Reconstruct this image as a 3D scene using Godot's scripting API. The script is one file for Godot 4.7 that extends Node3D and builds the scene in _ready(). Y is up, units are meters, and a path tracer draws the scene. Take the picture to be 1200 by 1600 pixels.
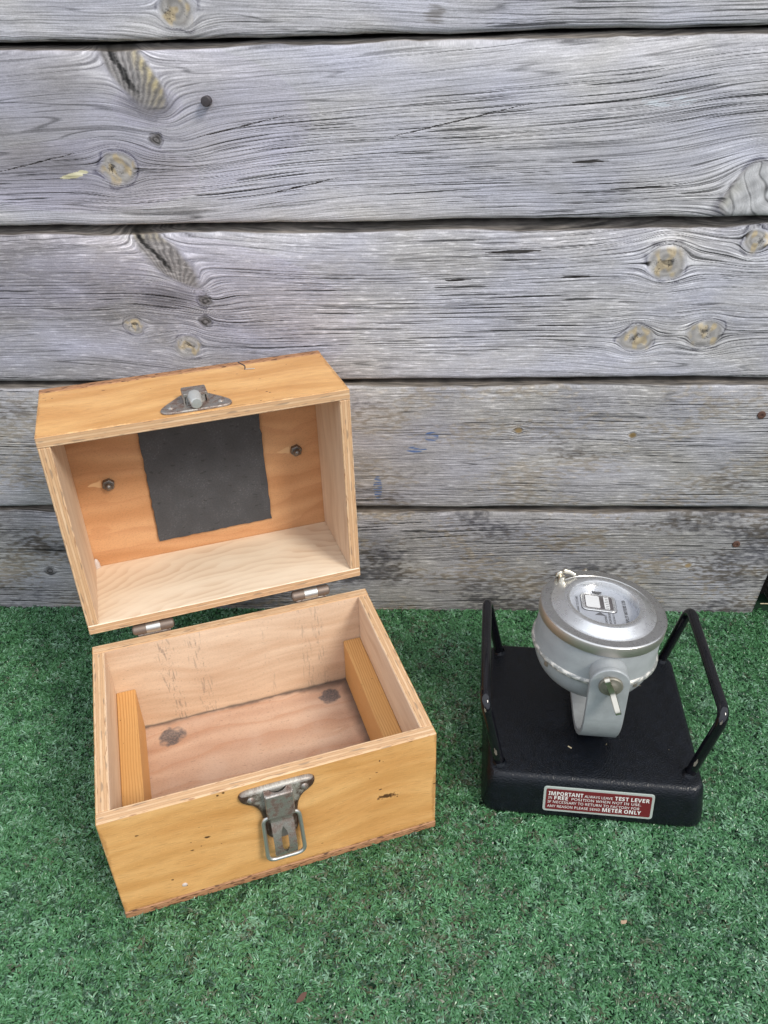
extends Node3D
# A wooden instrument box with its lid open and a meter on a black base, on artificial turf before a weathered plank fence.

const FENCE_Z := -0.005          # face of the planks
const BOX_W := 0.2593
const BOX_D := 0.1973
const BOX_H := 0.1119
const WALL := 0.0105             # plywood thickness
const LID_W := 0.2546
const LID_H := 0.1953
const LID_D := 0.107
const TEX_X0 := -0.66            # fence textures cover x from here ...
const TEX_LEN := 1.23            # ... over this many metres
var rng := RandomNumberGenerator.new()
var m := {}                      # materials
var gate := Mutex.new()
var done := {}

func _ready() -> void:
	# ---------------------------------------------------------------- camera
	var cam := Camera3D.new()
	cam.name = "camera"
	cam.transform = Transform3D(Basis(Vector3(0.99901, -0.02229, -0.03845), Vector3(-0.0019, 0.84295, -0.53799), Vector3(0.04441, 0.53754, 0.84207)).orthonormalized(), Vector3(0, 0.5988, 0.72486))
	cam.fov = 65.42
	cam.near = 0.02
	cam.far = 100.0
	add_child(cam)
	cam.current = true
	# ---------------------------------------------------------------- sky, sun, exposure
	var env := Environment.new()
	env.background_mode = Environment.BG_SKY
	var sm := ProceduralSkyMaterial.new()
	sm.sky_top_color = Color(0.93, 0.955, 1.0)
	sm.sky_horizon_color = Color(0.76, 0.785, 0.83)
	sm.sky_curve = 0.32
	sm.ground_bottom_color = Color(0.36, 0.36, 0.34)
	sm.ground_horizon_color = Color(0.46, 0.46, 0.45)
	sm.sky_energy_multiplier = 1.15
	env.sky = Sky.new()
	env.sky.sky_material = sm
	env.background_energy_multiplier = 0.78
	env.tonemap_mode = Environment.TONE_MAPPER_LINEAR
	env.tonemap_exposure = 1.68
	env.sdfgi_enabled = true
	env.ssao_enabled = true
	env.ssil_enabled = true
	var we := WorldEnvironment.new()
	we.name = "world_environment"
	we.environment = env
	add_child(we)
	var sun := DirectionalLight3D.new()
	sun.name = "sun"
	sun.light_energy = 0.5
	sun.light_angular_distance = 16.0
	sun.light_color = Color(1.0, 0.975, 0.94)
	sun.shadow_enabled = true
	add_child(sun)
	sun.look_at_from_position(Vector3(0.95, 1.15, 0.80), Vector3.ZERO)
	# ---------------------------------------------------------------- the place
	rng.seed = 20240611
	paint_textures()
	make_materials()
	build_ground()
	build_fence()
	build_box()
	build_meter()
	build_litter()

# ============================================================================ nodes
func tag(o: Node, label: String, category: String, kind := "", group := "") -> void:
	if label: o.set_meta("label", label)
	if category: o.set_meta("category", category)
	if kind: o.set_meta("kind", kind)
	if group: o.set_meta("group", group)

func part(called: String, mesh: Mesh, mat: Material, parent: Node, at := Transform3D()) -> MeshInstance3D:
	var o := MeshInstance3D.new()
	o.name = called
	o.mesh = mesh
	if mat: o.material_override = mat
	o.transform = at
	parent.add_child(o, true)
	return o

func holder(called: String, parent: Node, at := Transform3D()) -> Node3D:
	var o := Node3D.new()
	o.name = called
	o.transform = at
	parent.add_child(o, true)
	return o

func T(x: float, y: float, z: float, e := Vector3.ZERO) -> Transform3D:
	return Transform3D(Basis.from_euler(e), Vector3(x, y, z))

# ============================================================================ mesh helpers
func tri(st: SurfaceTool, a: Vector3, b: Vector3, c: Vector3, n: Vector3, ua := Vector2.ZERO, ub := Vector2.ZERO, uc := Vector2.ZERO) -> void:
	if (b - a).cross(c - a).dot(n) > 0.0:
		var t := b
		b = c
		c = t
		var tu := ub
		ub = uc
		uc = tu
	st.set_normal(n)
	st.set_uv(ua)
	st.add_vertex(a)
	st.set_normal(n)
	st.set_uv(ub)
	st.add_vertex(b)
	st.set_normal(n)
	st.set_uv(uc)
	st.add_vertex(c)

func tri_n(st: SurfaceTool, p: Array, n: Array, u: Array) -> void:   # three points, three normals, three uvs
	var mean: Vector3 = n[0] + n[1] + n[2]
	var o := [0, 1, 2]
	var e: Vector3 = (p[1] - p[0]).cross(p[2] - p[0])
	if e.dot(mean) > 0.0: o = [0, 2, 1]
	for k in o:
		st.set_normal(n[k])
		st.set_uv(u[k])
		st.add_vertex(p[k])

# A chamfered board; faces are named by their outward axis and take the material of that name (or "all"). UVs are metres, u along the longer side.
func board(size: Vector3, ch: float, mats: Dictionary, nicks := 0.0, uv_off := Vector2.ZERO) -> ArrayMesh:
	var tools := {}
	var axes := [["x", 0], ["y", 1], ["z", 2]]
	for ax in axes:
		for s in [0, 1]:
			var i: int = ax[1]
			var j := (i + 1) % 3
			var k := (i + 2) % 3
			if size[k] > size[j]:
				var t := j
				j = k
				k = t
			var key: String = ("p" if s else "n") + ax[0]
			var mat: Material = mats.get(key, mats.get("all"))
			if not tools.has(mat):
				var fresh := SurfaceTool.new()
				fresh.begin(Mesh.PRIMITIVE_TRIANGLES)
				tools[mat] = fresh
			var st: SurfaceTool = tools[mat]
			var n := Vector3.ZERO
			n[i] = 1.0 if s else -1.0
			var q := []
			var uv := []
			for c in [[0, 0], [1, 0], [1, 1], [0, 1]]:
				var v := Vector3.ZERO
				v[i] = size[i] * s
				v[j] = ch if c[0] == 0 else size[j] - ch
				v[k] = ch if c[1] == 0 else size[k] - ch
				q.append(v)
				uv.append(Vector2(v[j], v[k]) + uv_off)
			tri(st, q[0], q[1], q[2], n, uv[0], uv[1], uv[2])
			tri(st, q[0], q[2], q[3], n, uv[0], uv[2], uv[3])
			# the chamfers that this face owns: towards the next axis, both ends
			var a := (i + 1) % 3
			var b := (i + 2) % 3
			for s2 in [0, 1]:
				var e := []
				var eu := []
				for end in [0, 1]:
					var v1 := Vector3.ZERO
					v1[i] = size[i] * s
					v1[a] = ch if s2 == 0 else size[a] - ch
					v1[b] = ch if end == 0 else size[b] - ch
					var v2 := v1
					v2[i] = ch if s == 0 else size[i] - ch
					v2[a] = size[a] * s2
					e.append_array([v1, v2])
					eu.append_array([Vector2(v1[j], v1[k]) + uv_off, Vector2(v2[j], v2[k]) + uv_off])
				var n2 := Vector3.ZERO
				n2[i] = 1.0 if s else -1.0
				n2[a] = 1.0 if s2 else -1.0
				n2 = n2.normalized()
				tri(st, e[0], e[1], e[3], n2, eu[0], eu[1], eu[3])
				tri(st, e[0], e[3], e[2], n2, eu[0], eu[3], eu[2])
			if i == 0:
				for sy in [0, 1]:
					for sz in [0, 1]:
						var cs := Vector3(s, sy, sz)
						var pts := []
						for d in 3:
							var v := Vector3.ZERO
							for h in 3:
								v[h] = size[h] * cs[h] if h == d else (ch if cs[h] == 0 else size[h] - ch)
							pts.append(v)
						tri(st, pts[0], pts[1], pts[2], (cs * 2 - Vector3.ONE).normalized())
	var out := ArrayMesh.new()
	for mat in tools:
		tools[mat].generate_tangents()
		tools[mat].commit(out)
		out.surface_set_material(out.get_surface_count() - 1, mat)
	return out

# Turned shape: profile of (radius, height), smooth where it bends less than 40 degrees.
func lathe(prof: Array, seg := 64) -> ArrayMesh:
	var st := SurfaceTool.new()
	st.begin(Mesh.PRIMITIVE_TRIANGLES)
	var nn := []
	var run := [0.0]
	for k in prof.size() - 1:
		var d: Vector2 = prof[k + 1] - prof[k]
		nn.append(Vector2(d.y, -d.x).normalized())
		run.append(run[-1] + d.length())
	for k in prof.size() - 1:
		var n0: Vector2 = nn[k]
		var n1: Vector2 = nn[k]
		if k > 0 and nn[k].dot(nn[k - 1]) > 0.766: n0 = (nn[k] + nn[k - 1]).normalized()
		if k < nn.size() - 1 and nn[k].dot(nn[k + 1]) > 0.766: n1 = (nn[k] + nn[k + 1]).normalized()
		for s in seg:
			var a0 := TAU * s / seg
			var a1 := TAU * (s + 1) / seg
			var p := []
			var n := []
			var u := []
			for c in [[a0, 0], [a1, 0], [a1, 1], [a0, 1]]:
				var pr: Vector2 = prof[k + c[1]]
				var no: Vector2 = n1 if c[1] else n0
				p.append(Vector3(cos(c[0]) * pr.x, pr.y, sin(c[0]) * pr.x))
				n.append(Vector3(cos(c[0]) * no.x, no.y, sin(c[0]) * no.x))
				u.append(Vector2(c[0] / TAU, run[k + c[1]]))
			if prof[k].x > 1e-6: tri_n(st, [p[0], p[1], p[2]], [n[0], n[1], n[2]], [u[0], u[1], u[2]])
			if prof[k + 1].x > 1e-6: tri_n(st, [p[0], p[2], p[3]], [n[0], n[2], n[3]], [u[0], u[2], u[3]])
	st.index()
	return st.commit()

func rounded(pts: Array, radius: float, n := 8, closed := false) -> Array:
	var out := []
	for k in pts.size():
		if not closed and (k == 0 or k == pts.size() - 1):
			out.append(pts[k])
			continue
		var p: Vector3 = pts[k]
		var a: Vector3 = pts[(k - 1 + pts.size()) % pts.size()]
		var b: Vector3 = pts[(k + 1) % pts.size()]
		var da := (a - p).normalized()
		var db := (b - p).normalized()
		for i in n + 1:
			var t := float(i) / n
			var q0 := p + da * radius * (1 - t)
			var q1 := p + db * radius * t
			out.append(q0.lerp(q1, t))
	return out

func tube(path: Array, r: float, seg := 14, closed := false, flat := 1.0, taper := 1.0) -> ArrayMesh:
	var st := SurfaceTool.new()
	st.begin(Mesh.PRIMITIVE_TRIANGLES)
	var cnt := path.size()
	var rings := []
	var norms := []
	var ref := Vector3(0.123, 0.9, 0.31).normalized()
	var run := 0.0
	var runs := []
	for k in cnt:
		var a: Vector3 = path[(k - 1 + cnt) % cnt] if closed or k > 0 else path[k]
		var b: Vector3 = path[(k + 1) % cnt] if closed or k < cnt - 1 else path[k]
		var t := (b - a).normalized()
		var x := (ref - t * ref.dot(t)).normalized()
		ref = x
		var y := t.cross(x)
		var ring := []
		var no := []
		var rr := r * lerpf(1.0, taper, float(k) / maxf(1, cnt - 1))
		for s in seg:
			var g := TAU * s / seg
			var d := x * cos(g) + y * sin(g) * flat
			ring.append(path[k] + d * rr)
			no.append((x * cos(g) * flat + y * sin(g)).normalized())
		rings.append(ring)
		norms.append(no)
		if k > 0: run += (path[k] - path[k - 1]).length()
		runs.append(run)
	for k in (cnt if closed else cnt - 1):
		var k2 := (k + 1) % cnt
		for s in seg:
			var s2 := (s + 1) % seg
			var u0 := Vector2(runs[k], float(s) / seg * TAU * r)
			var u1 := Vector2(runs[k2] if k2 > k else run + 0.01, float(s) / seg * TAU * r)
			var w := Vector2(0, TAU * r / seg)
			tri_n(st, [rings[k][s], rings[k2][s], rings[k2][s2]], [norms[k][s], norms[k2][s], norms[k2][s2]], [u0, u1, u1 + w])
			tri_n(st, [rings[k][s], rings[k2][s2], rings[k][s2]], [norms[k][s], norms[k2][s2], norms[k][s2]], [u0, u1 + w, u0 + w])
	if not closed:
		for e in [0, cnt - 1]:
			var t: Vector3 = (path[0] - path[1]).normalized() if e == 0 else (path[-1] - path[-2]).normalized()
			var rr := r * (1.0 if e == 0 else taper)
			# a low dome
			var c: Vector3 = path[e] + t * rr * 0.45
			for s in seg:
				var s2 := (s + 1) % seg
				var m1: Vector3 = (rings[e][s] - path[e]) * 0.7 + path[e] + t * rr * 0.32
				var m2: Vector3 = (rings[e][s2] - path[e]) * 0.7 + path[e] + t * rr * 0.32
				var na: Vector3 = (norms[e][s] + t).normalized()
				var nb: Vector3 = (norms[e][s2] + t).normalized()
				tri_n(st, [rings[e][s], rings[e][s2], m2], [norms[e][s], norms[e][s2], nb], [Vector2.ZERO, Vector2.ZERO, Vector2.ZERO])
				tri_n(st, [rings[e][s], m2, m1], [norms[e][s], nb, na], [Vector2.ZERO, Vector2.ZERO, Vector2.ZERO])
				tri_n(st, [m1, m2, c], [na, nb, t], [Vector2.ZERO, Vector2.ZERO, Vector2.ZERO])
	st.index()
	return st.commit()

# A plate cut to an outline in the xy plane (counter-clockwise), from z = 0 to z = h, its upper edge bevelled; smooth_edge for pressed sheet.
func cut_plate(outline: Array, h: float, bevel: float, holes: Array = [], dome := 0.0) -> ArrayMesh:
	var st := SurfaceTool.new()
	st.begin(Mesh.PRIMITIVE_TRIANGLES)
	var n := outline.size()
	var inner := PackedVector2Array()
	var normals := []
	for k in n:
		var a: Vector2 = outline[(k - 1 + n) % n]
		var b: Vector2 = outline[(k + 1) % n]
		var d := (b - a).normalized()
		var out_n := Vector2(d.y, -d.x)
		normals.append(out_n)
		inner.append(outline[k] - out_n * bevel)
	var steps := 4
	for k in n:
		var k2 := (k + 1) % n
		var levels := [[0.0, 0.0, 0.0]]
		for s in steps + 1:
			var g := PI / 2 * s / steps
			levels.append([h - bevel + sin(g) * bevel, bevel * (1 - cos(g)), g])
		for l in levels.size() - 1:
			var p := []
			var nn := []
			var u := []
			for c in [[k, l], [k2, l], [k2, l + 1], [k, l + 1]]:
				var lv: Array = levels[c[1]]
				var o2: Vector2 = outline[c[0]] - normals[c[0]] * lv[1]
				p.append(Vector3(o2.x, o2.y, lv[0]))
				nn.append(Vector3(normals[c[0]].x * cos(lv[2]), normals[c[0]].y * cos(lv[2]), sin(lv[2])))
				u.append(o2)
			tri_n(st, [p[0], p[1], p[2]], [nn[0], nn[1], nn[2]], [u[0], u[1], u[2]])
			tri_n(st, [p[0], p[2], p[3]], [nn[0], nn[2], nn[3]], [u[0], u[2], u[3]])
	var poly := inner
	for hole in holes:                # a narrow bridge joins each hole to the outline
		var hp: Array = hole.duplicate()
		hp.reverse()
		var best := [1e9, 0, 0]
		for i in poly.size():
			for j in hp.size():
				var dd: float = poly[i].distance_to(hp[j])
				if dd < best[0]: best = [dd, i, j]
		var merged := PackedVector2Array()
		for i in best[1] + 1: merged.append(poly[i])
		for j in hp.size() + 1: merged.append(hp[(best[2] + j) % hp.size()])
		for i in range(best[1], poly.size()): merged.append(poly[i])
		poly = merged
		for j in hole.size():
			var a: Vector2 = hole[j]
			var b: Vector2 = hole[(j + 1) % hole.size()]
			var d := (b - a).normalized()
			var inn := Vector3(-d.y, d.x, 0)
			var q := [Vector3(a.x, a.y, 0), Vector3(b.x, b.y, 0), Vector3(b.x, b.y, h), Vector3(a.x, a.y, h)]
			tri(st, q[0], q[1], q[2], inn)
			tri(st, q[0], q[2], q[3], inn)
	var ids := Geometry2D.triangulate_polygon(poly)
	for t in range(0, ids.size(), 3):
		for side in [1, -1]:
			var p := []
			for e in 3: p.append(Vector3(poly[ids[t + e]].x, poly[ids[t + e]].y, h if side > 0 else 0.0))
			tri(st, p[0], p[1], p[2], Vector3(0, 0, side), poly[ids[t]], poly[ids[t + 1]], poly[ids[t + 2]])
	st.index()
	return st.commit()

func round_outline(pts: Array, radius: float, n := 6) -> Array:
	var p3 := []
	for p in pts: p3.append(Vector3(p.x, p.y, 0))
	var out := []
	for p in rounded(p3, radius, n, true): out.append(Vector2(p.x, p.y))
	return out

func smooth_closed(pts: Array, per := 6) -> Array:    # Catmull-Rom
	var out := []
	var n := pts.size()
	for k in n:
		for s in per:
			var t := float(s) / per
			out.append((pts[k] as Vector2).cubic_interpolate(pts[(k + 1) % n], pts[(k - 1 + n) % n], pts[(k + 2) % n], t))
	return out

func rect_outline(x0: float, y0: float, x1: float, y1: float, r: float, n := 6) -> Array:
	return round_outline([Vector2(x0, y0), Vector2(x1, y0), Vector2(x1, y1), Vector2(x0, y1)], r, n)

# ============================================================================ textures
func noise(s: int, octaves := 1, kind := FastNoiseLite.TYPE_SIMPLEX_SMOOTH) -> FastNoiseLite:
	var n := FastNoiseLite.new()
	n.seed = s
	n.frequency = 1.0
	n.noise_type = kind
	n.fractal_type = FastNoiseLite.FRACTAL_FBM if octaves > 1 else FastNoiseLite.FRACTAL_NONE
	n.fractal_octaves = octaves
	return n

func sst(a: float, b: float, x: float) -> float:
	var t := clampf((x - a) / (b - a), 0.0, 1.0)
	return t * t * (3.0 - 2.0 * t)

func keep(key: String, w: int, h: int, rgb: PackedByteArray, height := PackedByteArray()) -> void:
	gate.lock()
	done[key] = ImageTexture.create_from_image(Image.create_from_data(w, h, false, Image.FORMAT_RGB8, rgb))
	if height.size(): done[key + "_height"] = ImageTexture.create_from_image(Image.create_from_data(w, h, false, Image.FORMAT_L8, height))
	gate.unlock()

func paint_textures() -> void:
	var jobs: Array[Callable] = []
	# planks from the ground up: bottom, top, knots [x, y, radius, kind], slope of the grain, tone, dirt, seed, gashes [x, y, half length, half height]
	var P := PLANKS()
	for k in P.size(): jobs.append(paint_plank.bind(k, P[k]))
	jobs.append(paint_wood.bind("varnish_box", 1024, 448, BOX_W, BOX_H + 0.004, "varnish", 11))
	jobs.append(paint_wood.bind("varnish_lid", 1024, 448, LID_W, LID_D, "varnish", 12))
	jobs.append(paint_wood.bind("back_inside", 768, 320, BOX_W, BOX_H, "birch_scuffed", 13))
	jobs.append(paint_wood.bind("floor_inside", 768, 576, BOX_W, BOX_D, "beech_stained", 14))
	jobs.append(paint_wood.bind("lid_inside", 768, 576, LID_W, LID_H, "beech", 15))
	jobs.append(paint_wood.bind("lid_shelf", 1024, 400, LID_W, LID_D, "birch_figured", 16))
	jobs.append(paint_wood.bind("side_inside", 512, 256, BOX_D, BOX_H, "birch", 17))
	jobs.append(paint_wood.bind("batten", 768, 96, 0.18, 0.03, "pine", 18))
	jobs.append(paint_edge.bind("edge", 1024, 48, 21, 0.0))
	jobs.append(paint_edge.bind("edge_dark", 1024, 48, 22, 1.0))
	jobs.append(paint_steel)
	jobs.append(paint_rubber)
	jobs.append(paint_paint)
	jobs.append(paint_casting)
	jobs.append(paint_metal_wear)
	var id := WorkerThreadPool.add_group_task(func(k: int): jobs[k].call(), jobs.size(), -1, true)
	WorkerThreadPool.wait_for_group_task_completion(id)

func PLANKS() -> Array:
	return [
		{"y0": -0.03, "y1": 0.1345, "knots": [[-0.43, 0.05, 0.006, 1], [0.30, 0.062, 0.004, 3]], "slope": -0.02, "tone": 0.575, "dirt": 1.0, "seed": 101, "gash": [], "rings": 330.0, "z": -0.001, "rabbet": 0.0026},
		{"y0": 0.1392, "y1": 0.2825, "knots": [[0.10, 0.232, 0.004, 3], [0.215, 0.226, 0.004, 3]], "slope": 0.0, "tone": 0.615, "dirt": 0.7, "seed": 102, "gash": [], "rings": 420.0, "z": 0.001, "rabbet": 0.0022},
		{"y0": 0.2862, "y1": 0.4335, "knots": [[-0.232, 0.408, 0.017, 2], [-0.2015, 0.367, 0.0065, 1], [-0.2040, 0.347, 0.006, 1], [-0.2735, 0.343, 0.009, 0], [-0.2244, 0.322, 0.0125, 0], [0.2212, 0.3975, 0.0170, 0], [0.2045, 0.3267, 0.0140, 0], [0.2674, 0.3312, 0.0140, 0], [0.2952, 0.4152, 0.011, 0]],
			"slope": 0.02, "tone": 0.69, "dirt": 0.1, "seed": 103, "gash": [[0.0846, 0.4085, 0.026, 0.0022], [0.145, 0.386, 0.018, 0.0014], [0.035, 0.384, 0.012, 0.0012]], "rings": 350.0, "z": -0.001, "rabbet": 0.0046, "stains_shade": [[-0.32, 0.345, 0.26, 0.09, 0.20], [-0.235, 0.372, 0.035, 0.014, 0.25], [-0.40, 0.40, 0.15, 0.05, 0.12]]},
		{"y0": 0.4370, "y1": 0.5766, "knots": [[-0.234, 0.557, 0.019, 2], [-0.2222, 0.5064, 0.0055, 1], [-0.2593, 0.4849, 0.0145, 0], [0.287, 0.455, 0.026, 5]], "slope": -0.04, "tone": 0.708, "dirt": 0.0, "seed": 104,
			"gash": [[0.1434, 0.4835, 0.018, 0.0017], [0.19, 0.462, 0.03, 0.0012], [-0.15, 0.515, 0.04, 0.0006], [0.03, 0.516, 0.06, 0.0007], [-0.33, 0.49, 0.04, 0.0006], [-0.10, 0.468, 0.03, 0.0008]], "rings": 350.0, "z": 0.003, "rabbet": 0.0034, "stains_shade": [[-0.33, 0.52, 0.24, 0.07, 0.20], [-0.225, 0.532, 0.030, 0.016, 0.35], [-0.29, 0.478, 0.10, 0.03, 0.15]]},
		{"y0": 0.5786, "y1": 0.729, "knots": [[-0.1896, 0.5985, 0.014, 0]], "slope": 0.02, "tone": 0.72, "dirt": 0.0, "seed": 105, "gash": [], "rings": 320.0, "z": 0.004, "rabbet": 0.003},
	]

func paint_plank(which: int, d: Dictionary) -> void:
	var w := 1664
	var h := 320
	var sd: int = d.seed
	var low := noise(sd)
	var wob := noise(sd + 1000, 2)
	var fib := noise(sd + 2000, 2)
	var crk := noise(sd + 3000)
	var pat := noise(sd + 4000, 3)
	var fle := noise(sd + 5000, 2)
	var drt := noise(sd + 6000, 3)
	var rgb := PackedByteArray()
	rgb.resize(w * h * 3)
	var hgt := PackedByteArray()
	hgt.resize(w * h)
	var y0: float = d.y0
	var span: float = d.y1 - d.y0
	var knots: Array = d.knots
	var gashes: Array = d.gash
	var stains_shade: Array = d.get("stains_shade", [])
	var tone: float = d.tone
	var dirt: float = d.dirt
	var ringf: float = d.rings
	var slope: float = d.slope
	var at := 0
	var seed_ := sd * 7919
	for j in h:
		var v := (j + 0.5) / h
		var y := y0 + span * v
		var ledge := sst(0.945, 0.965, v)
		for i in w:
			var x := TEX_X0 + TEX_LEN * (i + 0.5) / w
			var g := y + low.get_noise_2d(x * 1.9, y * 5.0) * 0.0052 + slope * x
			var inside := 9.0
			var kind := 0
			var near := 9.0
			var spiky := false
			var kdx := 0.0
			var kdy := 0.0
			for kn in knots:
				var dx: float = (x - kn[0])
				var dy: float = y - kn[1]
				var r: float = kn[2]
				var spike: bool = kn[3] == 2
				if spike: dx += dy * (0.55 if kn[1] > 0.5 else 0.85)          # a branch cut on the slant
				if absf(dx) > 0.135: continue
				var sx := 0.85 if not spike else 0.85
				var d2: float = dx * dx * sx * sx + dy * dy * (1.0 if not spike else 0.30)
				var rr := r * r
				g -= dy * (0.9 if not spike else 0.6) * rr * 0.75 / maxf(d2, rr * 0.75) * (1.0 - sst(0.04, 0.135, absf(dx)))
				var q: float = sqrt(d2) / r
				if q < 2.4:
					q *= 1.0 + 0.20 * low.get_noise_2d(kn[0] * 90.0 + dx / r * 0.7, kn[1] * 90.0 + dy / r * 0.7)
				if q < near:
					near = q
					spiky = spike
				if q < 1.0 and q < inside and kn[3] != 4:
					inside = q
					kind = kn[3]
					kdx = dx / r
					kdy = dy / r
			var n_w := wob.get_noise_2d(x * 4.0, g * 60.0)
			var t := g * ringf + n_w * 0.9
			var fr := t - floorf(t)
			var zone := sst(-0.42, 0.30, low.get_noise_2d(x * 1.3 + 31.0, g * 17.0))
			var own := 0.5 + 0.5 * low.get_noise_2d(x * 3.0, floorf(t) * 5.7)
			var line := sst(0.72, 0.90, fr) * (1.0 - sst(0.93, 1.0, fr)) * zone * (0.25 + 0.95 * own)
			var wander := 1.0 - sst(0.0, 0.055, absf(wob.get_noise_2d(x * 2.2 + 17.0, g * 62.0)))
			line = maxf(line, wander * (0.30 + 0.5 * own) * (1.0 - 0.5 * zone))
			var f := fib.get_noise_2d(x * 14.0, g * 640.0)
			var c := crk.get_noise_2d(x * 8.0, g * 420.0 + 7.0)
			var crack := sst(0.66, 0.76, c) * (0.3 + 0.7 * zone)
			var p := pat.get_noise_2d(x * 3.2, y * 11.0)
			var fl := fle.get_noise_2d(x * 42.0 + 3.0, g * 520.0)
			var flb := pat.get_noise_2d(x * 7.0 + 50.0, y * 14.0)
			var hair := sst(0.58, 0.72, crk.get_noise_2d(x * 3.6 + 90.0, g * 640.0)) * (0.35 + 0.65 * zone)
			var hi := 0.62 - 0.40 * line + 0.22 * f - 0.6 * crack - 0.4 * hair
			seed_ = (seed_ * 1103515245 + 12345) & 0x7fffffff
			var grit := float(seed_ >> 8 & 0xffff) / 65535.0 - 0.5
			var val := tone + 0.065 * p + 0.095 * f - 0.31 * line - 0.34 * crack - 0.27 * hair + 0.03 * fl + 0.09 * grit
			# abraded pale fibres in patches
			val += 0.06 * sst(0.25, 0.60, fl) * sst(-0.15, 0.35, flb)
			# bleached blue-grey, warmer where it is less weathered
			var warm := clampf(0.36 + 0.42 * flb + dirt * 0.30, 0.0, 1.0)
			var r_ := val * (0.975 + 0.035 * warm)
			var g_ := val * (0.978 + 0.008 * warm)
			var b_ := val * (1.050 - 0.110 * warm)
			for sn in stains_shade:  # small stains by the knots; the broad ellipses paint the wall's shaded left
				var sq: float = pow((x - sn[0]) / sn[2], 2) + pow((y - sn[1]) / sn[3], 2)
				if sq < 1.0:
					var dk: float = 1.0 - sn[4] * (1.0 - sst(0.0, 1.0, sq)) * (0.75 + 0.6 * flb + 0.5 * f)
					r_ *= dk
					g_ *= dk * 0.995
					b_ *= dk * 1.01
			if near < 2.3 and inside > 1.0:      # fibres that swirl round a knot
				var halo := (1.0 - sst(1.1, 2.3, near))
				var dk := 0.07 * halo * (0.4 + f * 2.0) - (0.22 if not spiky else 0.0) * (1.0 - sst(1.0, 1.20, near)) * sst(-0.2, 0.5, low.get_noise_2d(x * 60.0, y * 60.0) + 0.2)
				r_ += dk
				g_ += dk
				b_ += dk * 0.95
			if inside < 1.0:
				if kind == 0:
					var ring := 0.5 + 0.5 * sin(inside * 15.0 + fl * 2.6 + f * 1.2)
					var tan_ := sst(-0.10, 0.35, wob.get_noise_2d(kdx * 0.8 + x * 30.0, kdy * 0.8) + 0.32 * (0.55 - inside))
					var kc := Color(0.645, 0.630, 0.615).lerp(Color(0.74, 0.665, 0.53), tan_ * 0.8)
					var star := (1.0 - sst(0.0, 0.085, absf(wob.get_noise_2d(kdx * 2.7 + kdy * 0.9 + 50.0 * ringf, kdy * 1.6 + x * 20.0)))) * sst(-0.25, 0.25, fl + 0.3 * f) * (1.0 - sst(0.30, 0.85, inside))
					var pit := sst(0.10, 0.42, fl + 0.2 * f) * (1.0 - sst(0.25, 0.65, inside))
					var kk := 0.87 + 0.15 * ring + 0.06 * f + 0.14 * fl + 0.06 * grit - 0.42 * pit - 0.58 * star
					var e := sst(0.62, 1.0, inside)
					r_ = lerpf(kc.r * kk, r_, e)
					g_ = lerpf(kc.g * kk, g_, e)
					b_ = lerpf(kc.b * kk, b_, e)
					hi = lerpf(0.58 + 0.10 * ring - 0.4 * pit - 0.4 * star, hi, e)
				elif kind == 1:                   # a small dark dead knot
					var ring := 0.5 + 0.5 * sin(inside * 13.0 + fl * 3.0)
					var kk := 0.21 + 0.20 * ring + 0.16 * f
					var e := sst(0.55, 1.0, inside + f * 0.25)
					r_ = lerpf(kk, r_ * 0.92, e)
					g_ = lerpf(kk * 0.97, g_ * 0.92, e)
					b_ = lerpf(kk * 0.97, b_ * 0.92, e)
					hi = lerpf(0.2, hi, e)
				elif kind == 2:                   # a spike knot: ribs that fan out, yellowed in patches
					var fan := atan2(kdy + 2.4, kdx + 1.5)
					var rib := 0.5 + 0.5 * sin(fan * 74.0 + fl * 0.8 + wob.get_noise_2d(kdx * 0.8, kdy * 0.8) * 2.2)
					var e := sst(0.70, 1.0, inside)
					var yel := sst(0.05, 0.45, flb * 0.8 + 0.30 * kdx + 0.10)
					var kc := Color(0.545, 0.530, 0.525).lerp(Color(0.68, 0.63, 0.50), yel * (0.25 + 0.75 * rib))
					var kf := fib.get_noise_2d(fan * 160.0, (kdx + kdy) * 1.6)
					var kk := 0.78 + 0.22 * rib + 0.16 * kf + 0.10 * fl
					var slit := (1.0 - sst(0.05, 0.20, absf(kdx + 0.38 + f * 0.12))) * sst(-1.2, -0.2, kdy)
					kk -= 0.55 * slit
					r_ = lerpf(kc.r * kk, r_, e)
					g_ = lerpf(kc.g * kk, g_, e)
					b_ = lerpf(kc.b * kk, b_, e)
					hi = lerpf(0.50 + 0.22 * rib - 0.35 * slit, hi, e)
				elif kind == 3:                   # a tan pin knot
					var e := sst(0.4, 1.0, inside)
					r_ = lerpf(0.52 + 0.1 * f, r_, e)
					g_ = lerpf(0.44 + 0.1 * f, g_, e)
					b_ = lerpf(0.31 + 0.1 * f, b_, e)
				elif kind == 5:                   # a big split branch at the right end
					var s5 := kdx + kdy * 0.45 + 0.25 * wob.get_noise_2d(kdx * 0.9 + 9.0, kdy * 0.9)
					var rib := 0.5 + 0.5 * sin(s5 * 13.0)
					var slit := 1.0 - sst(0.0, 0.10, absf(fposmod(s5 * 1.55, 1.0) - 0.5) + 0.03 * f)
					var e := sst(0.80, 1.0, inside)
					var kk := 0.68 + 0.05 * rib + 0.08 * fib.get_noise_2d(s5 * 26.0, kdy * 2.0) + 0.1 * fl - 0.22 * slit
					var yl := sst(0.1, 0.5, flb) * 0.5 * (1.0 - sst(-0.8, -0.2, kdx))
					r_ = lerpf(kk, r_ * 0.80, e)
					g_ = lerpf(kk * (0.995 - 0.04 * yl), g_ * 0.79, e)
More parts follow.
